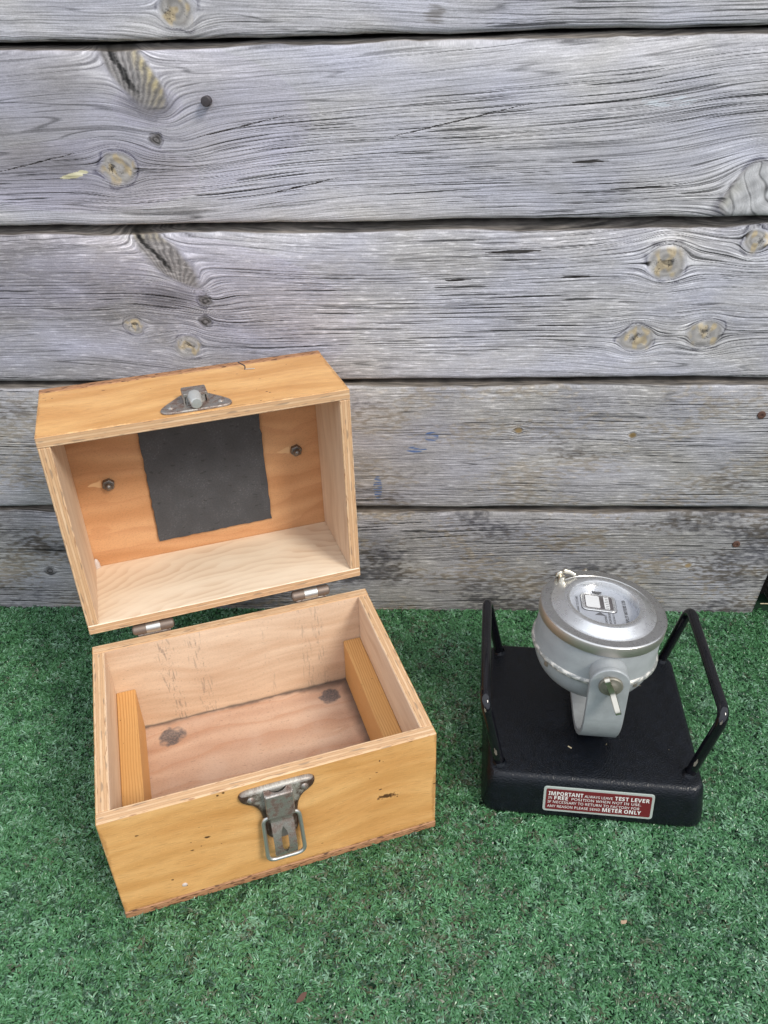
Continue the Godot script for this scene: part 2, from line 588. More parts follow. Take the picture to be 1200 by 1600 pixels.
					b_ = lerpf(kk * (1.0 - 0.25 * yl), b_ * 0.78, e)
					hi = lerpf(0.55 + 0.2 * rib - 0.4 * slit, hi, e)
			for ga in gashes:
				var gx: float = (x - ga[0]) / ga[2]
				if absf(gx) < 1.0:
					var gy: float = (y - ga[1] - (x - ga[0]) * (0.03 if ga[3] > 0.001 else 0.2) + 0.0006 * f) / ga[3]
					var lens := (1.0 - gx * gx)
					var gg := 1.0 - sst(0.62, 1.0, absf(gy) / maxf(0.05, lens * (0.75 + 0.4 * fl)))
					gg *= 0.97
					r_ = lerpf(r_, 0.14 + 0.1 * f, gg)
					g_ = lerpf(g_, 0.13 + 0.1 * f, gg)
					b_ = lerpf(b_, 0.125 + 0.1 * f, gg)
					hi = lerpf(hi, 0.0, gg)
			if dirt > 0.0:                        # frayed brown fibres and grime on the lower planks
				var dn := drt.get_noise_2d(x * 9.0, y * 20.0)
				var dm := drt.get_noise_2d(x * 75.0 + 9.0, y * 190.0)
				var amt := sst(0.06, 0.50, dn * 0.75 + dm * 0.8) * dirt * 0.75
				r_ = lerpf(r_, 0.50 + 0.12 * fl, amt * 0.75)
				g_ = lerpf(g_, 0.45 + 0.12 * fl, amt * 0.75)
				b_ = lerpf(b_, 0.375 + 0.12 * fl, amt * 0.75)
				var blk := sst(0.12, 0.75, drt.get_noise_2d(x * 5.0 + 40.0, y * 13.0) + 0.55 * dm - 0.06 + (0.16 if which == 0 else -0.18)) * dirt
				r_ *= 1.0 - 0.40 * blk
				g_ *= 1.0 - 0.40 * blk
				b_ *= 1.0 - 0.38 * blk
				var pale := sst(0.25, 0.65, fl) * 0.09 + sst(0.35, 0.6, dm) * 0.07
				r_ += pale
				g_ += pale
				b_ += pale
				hi += 0.30 * dm * dirt
			if which == 1:                        # smears of blue paint
				for s in [[-0.0444, 0.1643, 0.005, 0.016], [0.012, 0.225, 0.008, 0.006], [-0.0036, 0.2103, 0.012, 0.004]]:
					var q: float = pow((x - s[0]) / s[2], 2) + pow((y - s[1]) / s[3], 2)
					if q < 1.0:
						var bl := sst(-0.15, 0.35, fl + 0.4 * f) * (1.0 - sst(0.6, 1.0, q)) * 0.95
						r_ = lerpf(r_, 0.27, bl)
						g_ = lerpf(g_, 0.38, bl)
						b_ = lerpf(b_, 0.58, bl)
			elif which == 3:                      # a yellow sliver and pale bird marks
				var q: float = pow((x + 0.300) / 0.014, 2) + pow((y - 0.4795 - (x + 0.30) * 0.2) / (0.0022 + (x + 0.30) * 0.06), 2) + fl * 0.6
				if q < 1.0:
					r_ = 0.76 + 0.2 * fl
					g_ = 0.74 + 0.2 * fl
					b_ = 0.62 + 0.2 * fl
				q = pow((x - 0.2) / 0.022, 2) + pow((y - 0.5275) / 0.004, 2)
				if q < 1.0:
					var am := sst(0.0, 0.3, fl + 0.1) * 0.5
					r_ = lerpf(r_, 0.80, am)
					g_ = lerpf(g_, 0.84, am)
					b_ = lerpf(b_, 0.87, am)
			elif which == 4:                      # a grey stain
				var q: float = pow((x - 0.0114) / 0.009, 2) + pow((y - 0.591) / 0.007, 2)
				if q < 1.3:
					var am := (1.0 - sst(0.1, 1.0, q + fl * 0.9)) * 0.5
					r_ = lerpf(r_, 0.36, am)
					g_ = lerpf(g_, 0.34, am)
					b_ = lerpf(b_, 0.32, am)
			if ledge > 0.0:                       # the sawn upper edge is brown and rough
				var lv := 0.33 + 0.16 * f + 0.14 * p + 0.10 * fl
				r_ = lerpf(r_, lv * 1.07, ledge * 0.8)
				g_ = lerpf(g_, lv * 0.985, ledge * 0.8)
				b_ = lerpf(b_, lv * 0.89, ledge * 0.8)
			var o := at * 3
			rgb[o] = int(clampf(r_, 0.02, 0.97) * 255.0)
			rgb[o + 1] = int(clampf(g_, 0.02, 0.97) * 255.0)
			rgb[o + 2] = int(clampf(b_, 0.02, 0.97) * 255.0)
			hgt[at] = int(clampf(hi, 0.0, 1.0) * 255.0)
			at += 1
	keep("plank%d" % which, w, h, rgb, hgt)

func mixc(a: Color, b: Color, t: float) -> Color:
	return a.lerp(b, clampf(t, 0.0, 1.0))

func paint_wood(key: String, w: int, h: int, lx: float, ly: float, look: String, sd: int) -> void:
	var low := noise(sd)
	var fib := noise(sd + 100, 2)
	var por := noise(sd + 200)
	var pat := noise(sd + 300, 3)
	var spk := noise(sd + 400, 2)
	var rgb := PackedByteArray()
	rgb.resize(w * h * 3)
	var dents := []
	var r2 := RandomNumberGenerator.new()
	r2.seed = sd
	if look == "varnish":
		for k in 26: dents.append([r2.randf() * lx, pow(r2.randf(), 1.6) * ly if key == "varnish_lid" else (1.0 - pow(r2.randf(), 1.8)) * ly, r2.randf_range(0.0003, 0.0010), r2.randf_range(0.6, 3.0)])
		if key == "varnish_box":
			for q in [[0.2166, 0.0504, 0.0034, 3.0], [0.164, 0.109, 0.0011, 1.0], [0.1655, 0.1125, 0.0011, 1.0], [0.167, 0.110, 0.0009, 1.0], [0.086, 0.105, 0.0012, 1.0], [0.0905, 0.106, 0.0012, 1.0], [0.073, 0.062, 0.0014, 2.5]]: dents.append(q)
	for j in h:
		var y := ly * (j + 0.5) / h
		for i in w:
			var x := lx * (i + 0.5) / w
			var f := fib.get_noise_2d(x * 55.0, y * 1700.0)
			var p := pat.get_noise_2d(x * 9.0, y * 26.0)
			var c: Color
			match look:
				"varnish":
					var g := y + low.get_noise_2d(x * 7.0, y * 9.0) * 0.010
					var band := low.get_noise_2d(x * 5.0 + 9.0, g * 95.0)
					c = mixc(Color(0.792, 0.582, 0.342), Color(0.862, 0.672, 0.432), 0.5 + 0.75 * p + 0.25 * band)
					var po := sst(0.35, 0.75, por.get_noise_2d(x * 75.0, g * 900.0))
					c *= 1.0 - 0.08 * po + 0.055 * f
					if sst(0.0, 0.5, low.get_noise_2d(x * 6.0 + 80.0, g * 40.0)) > 0.0:
						c = mixc(c, Color(0.70, 0.49, 0.25), 0.30 * sst(0.0, 0.55, low.get_noise_2d(x * 6.0 + 80.0, g * 40.0)))
					# grime and worn varnish along the edges
					var e := minf(minf(x, lx - x), minf(y, ly - y))
					var sp := spk.get_noise_2d(x * 260.0, y * 260.0)
					c = mixc(c, Color(0.52, 0.35, 0.19), 0.38 * (1.0 - sst(0.0003, 0.0030, e + sp * 0.0010 + pat.get_noise_2d(x * 20.0 + 9.0, y * 20.0) * 0.0035)))
					c = mixc(c, Color(0.88, 0.73, 0.53), 0.55 * (1.0 - sst(0.0, 0.0022, e - sp * 0.0012)) * sst(0.0, 0.3, pat.get_noise_2d(x * 30.0 + 5.0, y * 30.0)))
					# fine scratches in the varnish
					var scr := spk.get_noise_2d(x * 40.0 + y * 170.0, y * 35.0 - x * 900.0)
					c *= 1.0 + 0.05 * sst(0.5, 0.62, scr) - 0.05 * sst(0.55, 0.7, spk.get_noise_2d(x * 25.0 - y * 60.0 + 9.0, y * 1100.0 + x * 160.0))
					for d in dents:
						var ddx: float = (x - d[0]) / d[3]
						if absf(ddx) > 0.004: continue
						var q: float = Vector2(ddx, y - d[1] + 0.06 * (x - d[0])).length() / d[2] + sp * 0.5
						if q < 1.0: c = mixc(c, Color(0.24, 0.14, 0.065), 0.85 * (1.0 - sst(0.35, 1.0, q)))
				"birch", "birch_scuffed":
					var g := y + low.get_noise_2d(x * 9.0, y * 14.0) * 0.008 + 0.06 * x
					var band := low.get_noise_2d(x * 6.0 + 9.0, g * 140.0)
					c = mixc(Color(0.800, 0.685, 0.570), Color(0.870, 0.770, 0.660), 0.5 + 0.6 * p + 0.3 * band)
					c = mixc(c, Color(0.72, 0.56, 0.43), 0.22 * sst(0.25, 0.8, low.get_noise_2d(x * 8.0 + 60.0, g * 60.0)))
					c *= 1.0 + 0.035 * f
					if look == "birch_scuffed":
						# short beech flecks, and grey rubbed marks that run down the wall
						c *= 1.0 - 0.07 * sst(0.35, 0.75, por.get_noise_2d(x * 420.0, g * 2400.0))
						for s in [[0.060, 0.005, 1.0], [0.088, 0.0045, 0.75], [0.190, 0.0035, 0.6], [0.205, 0.0035, 0.7], [0.152, 0.002, 0.4]]:
							var dx: float = absf(x - s[0] - 0.06 * (0.1 - y)) / s[1]
							if dx < 2.0:
								var mk: float = (0.75 * sst(0.10, 0.55, spk.get_noise_2d(x * 330.0, y * 40.0 + x * 60.0) - 0.10 * dx * dx + 0.12 * pat.get_noise_2d(y * 40.0, x * 9.0)) + 0.5 * sst(0.30, 0.55, spk.get_noise_2d(x * 300.0 + 40.0, y * 330.0) - 0.06 * dx * dx)) * s[2]
								c = mixc(c, Color(0.45, 0.40, 0.37), 0.5 * mk)
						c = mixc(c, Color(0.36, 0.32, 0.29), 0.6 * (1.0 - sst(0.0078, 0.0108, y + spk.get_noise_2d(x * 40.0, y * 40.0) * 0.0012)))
						c = mixc(c, Color(0.45, 0.40, 0.36), 0.4 * sst(0.6, 0.8, spk.get_noise_2d(x * 230.0 + 7.0, y * 460.0)))
				"birch_figured":
					# cathedral figure: curved bands that sweep towards one end
					var yy := y - 0.02
					var g := x * 0.55 + yy * 1.35 + 4.5 * yy * yy - 0.9 * (x - 0.08) * (x - 0.08) * 4.0 + low.get_noise_2d(x * 16.0, y * 16.0) * 0.006
					var t := g * 62.0 + 0.9 * p
					var fr := t - floorf(t)
					c = mixc(Color(0.86, 0.775, 0.670), Color(0.80, 0.69, 0.57), sst(0.25, 0.9, fr) * (1.0 - sst(0.92, 1.0, fr)))
					c = mixc(c, Color(0.90, 0.83, 0.73), 0.5 + 0.7 * p)
					c *= 1.0 + 0.03 * f
				"beech", "beech_stained":
					var g := y + low.get_noise_2d(x * 6.0, y * 9.0) * 0.010
					var band := low.get_noise_2d(x * 4.0 + 9.0, g * 60.0)
					if look == "beech": c = mixc(Color(0.735, 0.525, 0.345), Color(0.815, 0.62, 0.44), 0.5 + 0.55 * p + 0.5 * band)
					else: c = mixc(Color(0.72, 0.575, 0.475), Color(0.80, 0.675, 0.575), 0.5 + 0.6 * p + 0.4 * band)
					var t := g * 38.0 + 0.5 * p
					var fr := t - floorf(t)
					c = mixc(c, Color(0.64, 0.40, 0.25), 0.17 * sst(0.72, 0.95, fr) * (1.0 - sst(0.96, 1.0, fr)))
					c *= 1.0 - 0.10 * sst(0.35, 0.75, por.get_noise_2d(x * 380.0, g * 2400.0)) + 0.025 * f
					var sp := spk.get_noise_2d(x * 90.0, y * 90.0)
					var sf := spk.get_noise_2d(x * 400.0, y * 400.0)
					if look == "beech_stained":
						for s in [[0.052, 0.166, 0.0125, 0.0115], [0.209, 0.168, 0.0115, 0.010]]:
							var q := Vector2((x - s[0]) / s[2], (y - s[1]) / s[3]).length() + sp * 0.35
							c = mixc(c, Color(0.30, 0.29, 0.30), (0.72 + 0.3 * sf) * (1.0 - sst(0.65, 1.1, q)))
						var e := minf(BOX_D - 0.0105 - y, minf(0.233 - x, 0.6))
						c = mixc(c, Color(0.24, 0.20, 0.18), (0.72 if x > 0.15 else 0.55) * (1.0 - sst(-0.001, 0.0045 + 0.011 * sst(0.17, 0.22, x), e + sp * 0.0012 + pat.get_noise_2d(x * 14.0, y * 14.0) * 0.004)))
						c = mixc(c, Color(0.40, 0.30, 0.24), 0.35 * sst(0.55, 0.8, spk.get_noise_2d(x * 120.0 + 4.0, y * 460.0)))
						c = mixc(c, Color(0.78, 0.69, 0.62), 0.25 * sst(0.0, 0.6, pat.get_noise_2d(x * 14.0 + 3.0, y * 14.0)))
					else:
						for s in [[0.0330, 0.0977], [0.2150, 0.0993]]:      # veneer torn out beside the bolts
							var dx: float = s[0] - x
							if dx > 0.0 and dx < 0.0125:
								var q := absf(y - s[1] - 0.001 + sp * 0.0010) / (0.0045 * (1.0 - dx / 0.0125) + 0.0004)
								c = mixc(c, Color(0.87, 0.70, 0.51), 1.0 - sst(0.7, 1.0, q))
				"pine":
					var g := y + low.get_noise_2d(x * 5.0, y * 20.0) * 0.0015
					var t := g * 420.0 + 0.5 * p
					var fr := t - floorf(t)
					c = mixc(Color(0.82, 0.635, 0.40), Color(0.68, 0.465, 0.25), sst(0.45, 0.85, fr) * (1.0 - sst(0.88, 1.0, fr)) * 0.8)
					c = mixc(c, Color(0.79, 0.59, 0.345), 0.4 + 0.5 * p)
					c *= 1.0 + 0.03 * f
					c = mixc(c, Color(0.25, 0.14, 0.07), 0.8 * sst(0.72, 0.82, spk.get_noise_2d(x * 140.0, y * 200.0)))
			var o := (j * w + i) * 3
			rgb[o] = int(clampf(c.r, 0.02, 0.97) * 255.0)
			rgb[o + 1] = int(clampf(c.g, 0.02, 0.97) * 255.0)
			rgb[o + 2] = int(clampf(c.b, 0.02, 0.97) * 255.0)
	keep(key, w, h, rgb)

func paint_edge(key: String, w: int, h: int, sd: int, dark: float) -> void:    # sawn plywood: thin plies, alternately long and end grain
	var low := noise(sd)
	var fib := noise(sd + 100, 2)
	var spk := noise(sd + 200, 2)
	var rgb := PackedByteArray()
	rgb.resize(w * h * 3)
	for j in h:
		var v := (j + 0.5) / h
		for i in w:
			var x := 0.26 * (i + 0.5) / w
			var vv := v + low.get_noise_2d(x * 22.0, 3.0) * 0.012
			var t := vv * 5.0
			var ply := int(floorf(t))
			var fr := t - floorf(t)
			var f := fib.get_noise_2d(x * (70.0 if ply % 2 == 0 else 700.0), v * 60.0)
			var c := Color(0.83, 0.705, 0.56) if ply % 2 == 0 else Color(0.755, 0.605, 0.455)
			c = mixc(c, Color(0.77, 0.62, 0.46), 0.35 + 0.4 * low.get_noise_2d(x * 30.0, ply * 7.0))
			c *= 1.0 + 0.05 * f
			var glue := (1.0 - sst(0.0, 0.10, minf(fr, 1.0 - fr)))
			c = mixc(c, Color(0.48, 0.32, 0.20), 0.52 * glue)
			var chip := sst(0.34, 0.56, spk.get_noise_2d(x * 60.0, ply * 5.0 + v * 8.0))
			c = mixc(c, Color(0.42, 0.23, 0.12), (0.45 if ply == 0 or ply == 4 else 0.10) * chip)
			c = mixc(c, Color(0.35, 0.31, 0.28), 0.35 * sst(0.4, 0.65, spk.get_noise_2d(x * 40.0 + 20.0, v * 3.0)))
			if dark > 0.0:
				c = mixc(c, Color(0.52, 0.32, 0.19), 0.55)
				c = mixc(c, Color(0.20, 0.11, 0.06), 0.7 * sst(0.15, 0.5, spk.get_noise_2d(x * 90.0 + 3.0, v * 5.0)))
			var o := (j * w + i) * 3
			rgb[o] = int(clampf(c.r, 0.02, 0.97) * 255.0)
			rgb[o + 1] = int(clampf(c.g, 0.02, 0.97) * 255.0)
			rgb[o + 2] = int(clampf(c.b, 0.02, 0.97) * 255.0)
	keep(key, w, h, rgb)

func paint_steel() -> void:             # plated steel that has begun to rust: colour, metal in blue, roughness in green of the second picture
	var n := 384
	var a := noise(41, 4)
	var b := noise(42, 2)
	var c := PackedByteArray()
	var o := PackedByteArray()
	for j in n:
		for i in n:
			var q := a.get_noise_2d(i * 0.021, j * 0.021)
			var s := b.get_noise_2d(i * 0.16, j * 0.16)
			var rust := sst(-0.30, 0.50, q + 0.14 * s)
			var col := mixc(Color(0.70, 0.685, 0.66), Color(0.58, 0.555, 0.525), 0.5 + s)
			col = mixc(col, Color(0.39, 0.30, 0.26), rust * 0.8)
			col = mixc(col, Color(0.10, 0.07, 0.06), 0.8 * sst(0.62, 0.75, s + 0.3 * q))
			c.append_array([int(col.r * 255), int(col.g * 255), int(col.b * 255)])
			o.append_array([255, int((0.34 + 0.22 * rust + 0.1 * absf(s)) * 255), int((0.72 - 0.42 * rust) * 255)])
	var lc := PackedByteArray()          # the latch plate: bright in the middle, brown with rust at its ears and sides
	for j in 192:
		for i in 192:
			var x := -0.032 + 0.064 * (i + 0.5) / 192
			var y := 0.042 + 0.068 * (j + 0.5) / 192
			var q := a.get_noise_2d(i * 0.05 + 90, j * 0.05)
			var s := b.get_noise_2d(i * 0.3, j * 0.3)
			var half := 0.0125 + 0.0165 * sst(0.078, 0.096, y)
			var rust := clampf(sst(0.35, 0.95, absf(x) / half + 0.35 * q) + 0.25 * s, 0.0, 1.0)
			if y > 0.1035: rust *= 0.35
			var col := mixc(Color(0.70, 0.69, 0.66), Color(0.60, 0.58, 0.54), 0.5 + s)
			col = mixc(col, Color(0.25, 0.165, 0.13), rust * 0.92)
			lc.append_array([int(col.r * 255), int(col.g * 255), int(col.b * 255)])
	keep("latch_plate", 192, 192, lc)
	keep("steel", n, n, c)
	keep("steel_orm", n, n, o)

func paint_rubber() -> void:
	var n := 384
	var a := noise(51, 3)
	var b := noise(52, 2)
	var c := PackedByteArray()
	for j in n:
		for i in n:
			var q := a.get_noise_2d(i * 0.016, j * 0.016)
			var s := b.get_noise_2d(i * 0.22, j * 0.22)
			var v := 0.262 + 0.025 * q + 0.026 * s
			v += 0.07 * sst(0.35, 0.75, s) * sst(0.0, 0.35, q + 0.1)
			v -= 0.06 * sst(0.5, 0.6, a.get_noise_2d(i * 0.03 + 30, j * 0.08))
			v += 0.09 * sst(0.55, 0.68, b.get_noise_2d(i * 0.05 + j * 0.10, j * 0.05 - i * 0.5)) * sst(-0.2, 0.4, q)
			c.append_array([int(v * 252), int(v * 254), int(v * 262)])
	keep("rubber", n, n, c)

func paint_casting() -> void:           # grey enamel on a casting: faint blotches, rubbed spots and grime; and an edge rubbed down to bright metal
	var n := 320
	var a := noise(71, 3)
	var b := noise(72, 2)
	var c := PackedByteArray()
	var h := PackedByteArray()
	var w := PackedByteArray()
	for j in n:
		for i in n:
			var q := a.get_noise_2d(i * 0.022, j * 0.022)
			var s := b.get_noise_2d(i * 0.24, j * 0.24)
			var v := 0.595 + 0.035 * q + 0.012 * s
			v -= 0.12 * sst(0.52, 0.72, s) * sst(-0.1, 0.3, q)
			v += 0.10 * sst(0.60, 0.75, b.get_noise_2d(i * 0.06 + 50, j * 0.33)) * sst(-0.2, 0.2, -q)
			c.append_array([int(v * 0.975 * 255), int(v * 255), int(v * 1.005 * 255)])
			h.append(int(clampf(0.5 + 0.3 * q + 0.4 * s, 0, 1) * 255))
			var wr := sst(-0.15, 0.35, q + 0.5 * s)
			var col := mixc(Color(0.56, 0.57, 0.56), Color(0.80, 0.785, 0.75), wr)
			col = mixc(col, Color(0.36, 0.30, 0.25), 0.7 * sst(0.4, 0.6, s - 0.4 * q))
			w.append_array([int(col.r * 255), int(col.g * 255), int(col.b * 255)])
	keep("casting", n, n, c, h)
	keep("worn", n, n, w)

func paint_metal_wear() -> void:        # roughness of handled aluminium: fingermarks and fine scratches
	var n := 320
	var a := noise(75, 3)
	var b := noise(76, 2)
	var c := PackedByteArray()
	for j in n:
		for i in n:
			var v := 0.30 + 0.10 * a.get_noise_2d(i * 0.03, j * 0.03) + 0.08 * b.get_noise_2d(i * 0.02, j * 0.45)
			v += 0.06 * sst(0.5, 0.7, b.get_noise_2d(i * 0.3 + 9, j * 0.3))
			c.append_array([int(clampf(v, 0.08, 0.9) * 255), int(clampf(v, 0.08, 0.9) * 255), int(clampf(v, 0.08, 0.9) * 255)])
	keep("metal_wear", n, n, c)

func paint_paint() -> void:             # hammered black paint: colour with pale specks, and a pebbled relief
	var n := 512
	var a := noise(61, 2)
	var b := noise(62, 2)
	var e := noise(63)
	var c := PackedByteArray()
	var h := PackedByteArray()
	for j in n:
		for i in n:
			var q := a.get_noise_2d(i * 0.060, j * 0.060)
			var s := b.get_noise_2d(i * 0.33, j * 0.33)
			var big := e.get_noise_2d(i * 0.012, j * 0.012)
			var v := 0.070 + 0.015 * big
			v = lerpf(v, 0.45, sst(0.70, 0.84, s) * 0.6)
			c.append_array([int(v * 205), int(v * 245), int(v * 320)])
			h.append(int(clampf(0.5 + 0.42 * q + 0.10 * s, 0, 1) * 255))
	keep("hammered", n, n, c, h)

# ============================================================================ materials
func mat(key: String, color: Color, rough: float, metal := 0.0, tex := "", scale := Vector3.ONE) -> StandardMaterial3D:
	var s := StandardMaterial3D.new()
	s.resource_name = key
	s.albedo_color = color
	s.roughness = rough
	s.metallic = metal
	if tex:
		s.albedo_texture = done[tex]
		s.uv1_scale = scale
		s.texture_filter = BaseMaterial3D.TEXTURE_FILTER_LINEAR_WITH_MIPMAPS_ANISOTROPIC
	m[key] = s
	return s

func lin(r: float, g: float, b: float) -> Color:
	return Color(r, g, b).linear_to_srgb()

func make_materials() -> void:
	var P := PLANKS()
	for k in P.size():
		var s := mat("plank%d" % k, Color.WHITE, 0.86, 0.0, "plank%d" % k)
		s.heightmap_enabled = true
		s.heightmap_texture = done["plank%d_height" % k]
		s.heightmap_scale = 0.07
		s.metallic_specular = 0.35
	mat("dark_fill", lin(0.022, 0.017, 0.013), 0.95)  # near-black, puts shade into the plank gaps and the latch
	var wv := mat("varnish_box", Color.WHITE, 0.42, 0.0, "varnish_box", Vector3(1.0 / BOX_W, 1.0 / (BOX_H + 0.004), 1))
	var wl := mat("varnish_lid", Color.WHITE, 0.42, 0.0, "varnish_lid", Vector3(1.0 / LID_W, 1.0 / LID_D, 1))
	var ws := mat("varnish_side", Color.WHITE, 0.42, 0.0, "varnish_lid", Vector3(1.0 / LID_W, 1.0 / LID_D, 1))
	for s in [wv, wl, ws]:
		s.metallic_specular = 0.4
		s.roughness = 0.5
		s.clearcoat_enabled = true
		s.clearcoat = 0.5
		s.clearcoat_roughness = 0.22
	mat("back_inside", Color.WHITE, 0.7, 0.0, "back_inside", Vector3(1.0 / BOX_W, 1.0 / BOX_H, 1))
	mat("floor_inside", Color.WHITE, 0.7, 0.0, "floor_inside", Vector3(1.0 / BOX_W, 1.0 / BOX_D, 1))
	mat("lid_inside", Color.WHITE, 0.62, 0.0, "lid_inside", Vector3(1.0 / LID_W, 1.0 / LID_H, 1))
	mat("lid_shelf", Color.WHITE, 0.66, 0.0, "lid_shelf", Vector3(1.0 / LID_W, 1.0 / LID_D, 1))
	mat("side_inside", Color.WHITE, 0.68, 0.0, "side_inside", Vector3(1.0 / BOX_D, 1.0 / BOX_H, 1))
	mat("batten", Color.WHITE, 0.6, 0.0, "batten", Vector3(1.0 / 0.18, 1.0 / 0.03, 1))
	mat("edge", Color.WHITE, 0.8, 0.0, "edge", Vector3(1.0 / 0.26, 1.0 / WALL, 1))
	mat("edge_dark", Color.WHITE, 0.75, 0.0, "edge_dark", Vector3(1.0 / 0.26, 1.0 / WALL, 1))
	var st := mat("steel", Color.WHITE, 1.0, 1.0, "steel", Vector3(14, 14, 14))
	st.roughness_texture = done["steel_orm"]
	st.roughness_texture_channel = BaseMaterial3D.TEXTURE_CHANNEL_GREEN
	st.metallic_texture = done["steel_orm"]
	st.metallic_texture_channel = BaseMaterial3D.TEXTURE_CHANNEL_BLUE
	st.uv1_triplanar = true
	mat("latch_plate", Color.WHITE, 0.42, 0.35, "latch_plate", Vector3(1.0 / 0.064, 1.0 / 0.068, 1)).uv1_offset = Vector3(0.5, -0.042 / 0.068, 0)
	mat("plated", lin(0.54, 0.54, 0.51), 0.36, 0.85)
	mat("rusty", lin(0.20, 0.155, 0.125), 0.5, 0.55)
	mat("zinc", lin(0.55, 0.55, 0.52), 0.36, 0.55)
	mat("old_bolt", lin(0.22, 0.20, 0.18), 0.42, 0.85)
	mat("rubber", Color.WHITE, 0.62, 0.0, "rubber", Vector3(5.5, 5.5, 1))
	var bl := mat("black_paint", Color.WHITE, 0.25, 0.0, "hammered", Vector3(16, 16, 16))
	bl.uv1_triplanar = true
	bl.metallic_specular = 0.40
	bl.heightmap_enabled = true
	bl.heightmap_texture = done["hammered_height"]
	bl.heightmap_scale = 0.055
	mat("black_gloss", lin(0.004, 0.004, 0.006), 0.10).metallic_specular = 0.5
	mat("bare_steel", lin(0.34, 0.29, 0.24), 0.5, 0.6)
	var gp := mat("grey_paint", Color.WHITE, 0.36, 0.0, "casting", Vector3(11, 11, 11))
	gp.uv1_triplanar = true
	gp.heightmap_enabled = true
	gp.heightmap_texture = done["casting_height"]
	gp.heightmap_scale = 0.012
	m["grey_paint_bowl"] = gp
	mat("worn_edge", Color.WHITE, 0.42, 0.35, "worn", Vector3(6, 40, 1))
	mat("aluminium", lin(0.80, 0.80, 0.79), 0.24, 1.0)
	mat("aluminium_flat", lin(0.52, 0.51, 0.49), 0.42, 1.0)
	mat("aluminium_band", lin(0.55, 0.52, 0.47), 0.38, 1.0)
	m.aluminium_band.roughness = 0.5
	for k in ["aluminium", "aluminium_flat"]:
		m[k].roughness = 1.0 if k == "aluminium" else 1.25
		m[k].roughness = minf(m[k].roughness, 1.0)
		m[k].roughness_texture = done.metal_wear
		m[k].uv1_scale = Vector3(14, 14, 14)
		m[k].uv1_triplanar = true
	mat("dial", lin(0.40, 0.42, 0.46), 0.42, 0.35)
	mat("ink", lin(0.03, 0.03, 0.035), 0.6)
	mat("drum_white", lin(0.62, 0.62, 0.61), 0.5)
	mat("drum_black", lin(0.045, 0.035, 0.035), 0.5)
	mat("old_nickel", lin(0.24, 0.225, 0.185), 0.5, 0.6)
	mat("nickel", lin(0.60, 0.56, 0.47), 0.30, 1.0)
	var gl := mat("glass", Color(1, 1, 1, 0.04), 0.04)
	gl.transparency = BaseMaterial3D.TRANSPARENCY_ALPHA
	mat("label_frame", lin(0.42, 0.46, 0.42), 0.45, 0.3)
	mat("label_red", lin(0.115, 0.010, 0.012), 0.42)
	mat("label_text", lin(0.60, 0.60, 0.56), 0.5)
	mat("iron", lin(0.060, 0.052, 0.055), 0.5, 0.3)
	mat("rust", lin(0.085, 0.040, 0.026), 0.8)
	mat("silicone", lin(0.55, 0.47, 0.42), 0.4)
	mat("chip", lin(0.34, 0.23, 0.15), 0.85)
	mat("straw", lin(0.45, 0.38, 0.24), 0.8)
	var gr := mat("backing", lin(0.012, 0.030, 0.016), 0.95)
	gr.metallic_specular = 0.2
	var b := mat("blade", Color.WHITE, 0.30)
	b.vertex_color_use_as_albedo = true
	b.metallic_specular = 0.5
	b.backlight_enabled = true
	b.backlight = Color(0.12, 0.12, 0.12)

# ============================================================================ ground
func blade_tuft(sd: int, count: int) -> ArrayMesh:
	var r := RandomNumberGenerator.new()
	r.seed = sd
	var st := SurfaceTool.new()
	st.begin(Mesh.PRIMITIVE_TRIANGLES)
	for k in count:
		var dir := r.randf() * TAU
		var root := Vector3(r.randf_range(-0.006, 0.006), 0, r.randf_range(-0.006, 0.006))
		var along := Vector3(cos(dir), 0, sin(dir))
		var side := Vector3(-sin(dir), 0, cos(dir))
		var wid := r.randf_range(0.00048, 0.00085)
		var length := r.randf_range(0.0050, 0.0086)
		var lean := r.randf_range(0.1, 0.95)
		var curl := r.randf_range(0.35, 1.15)
		var twist := r.randf_range(-0.7, 0.7)
		var shade := r.randf_range(0.70, 1.22)
		var col := Color(shade, shade * r.randf_range(0.94, 1.05), shade * r.randf_range(0.85, 1.1))
		var p := root
		var ang := lean
		var segs := 4
		var prev := []
		var pn := Vector3.ZERO
		for s in segs + 1:
			var t := float(s) / segs
			var sv := (side * cos(twist * t) + Vector3.UP * sin(twist * t)).normalized()
			var ww := wid * (1.0 - 0.35 * t) if s < segs else wid * 0.35
			var cur := [p - sv * ww, p + sv * ww]
			var d := along * sin(ang) + Vector3.UP * cos(ang)
			var n := sv.cross(d).normalized()
			if n.y < 0: n = -n
			if s > 0:
				for q in [[prev[0], prev[1], cur[1], pn, pn, n], [prev[0], cur[1], cur[0], pn, n, n]]:
					st.set_color(col)
					var mean: Vector3 = q[3] + q[4] + q[5]
					var o := [0, 1, 2]
					if (q[1] - q[0]).cross(q[2] - q[0]).dot(mean) > 0: o = [0, 2, 1]
					for e in o:
						st.set_normal(q[3 + e])
						st.add_vertex(q[e])
			prev = cur
			pn = n
			p += d * length / segs
			ang += curl * (0.6 + 0.8 * t) * 0.75
			ang = minf(ang, 2.1)
	st.index()
	return st.commit()

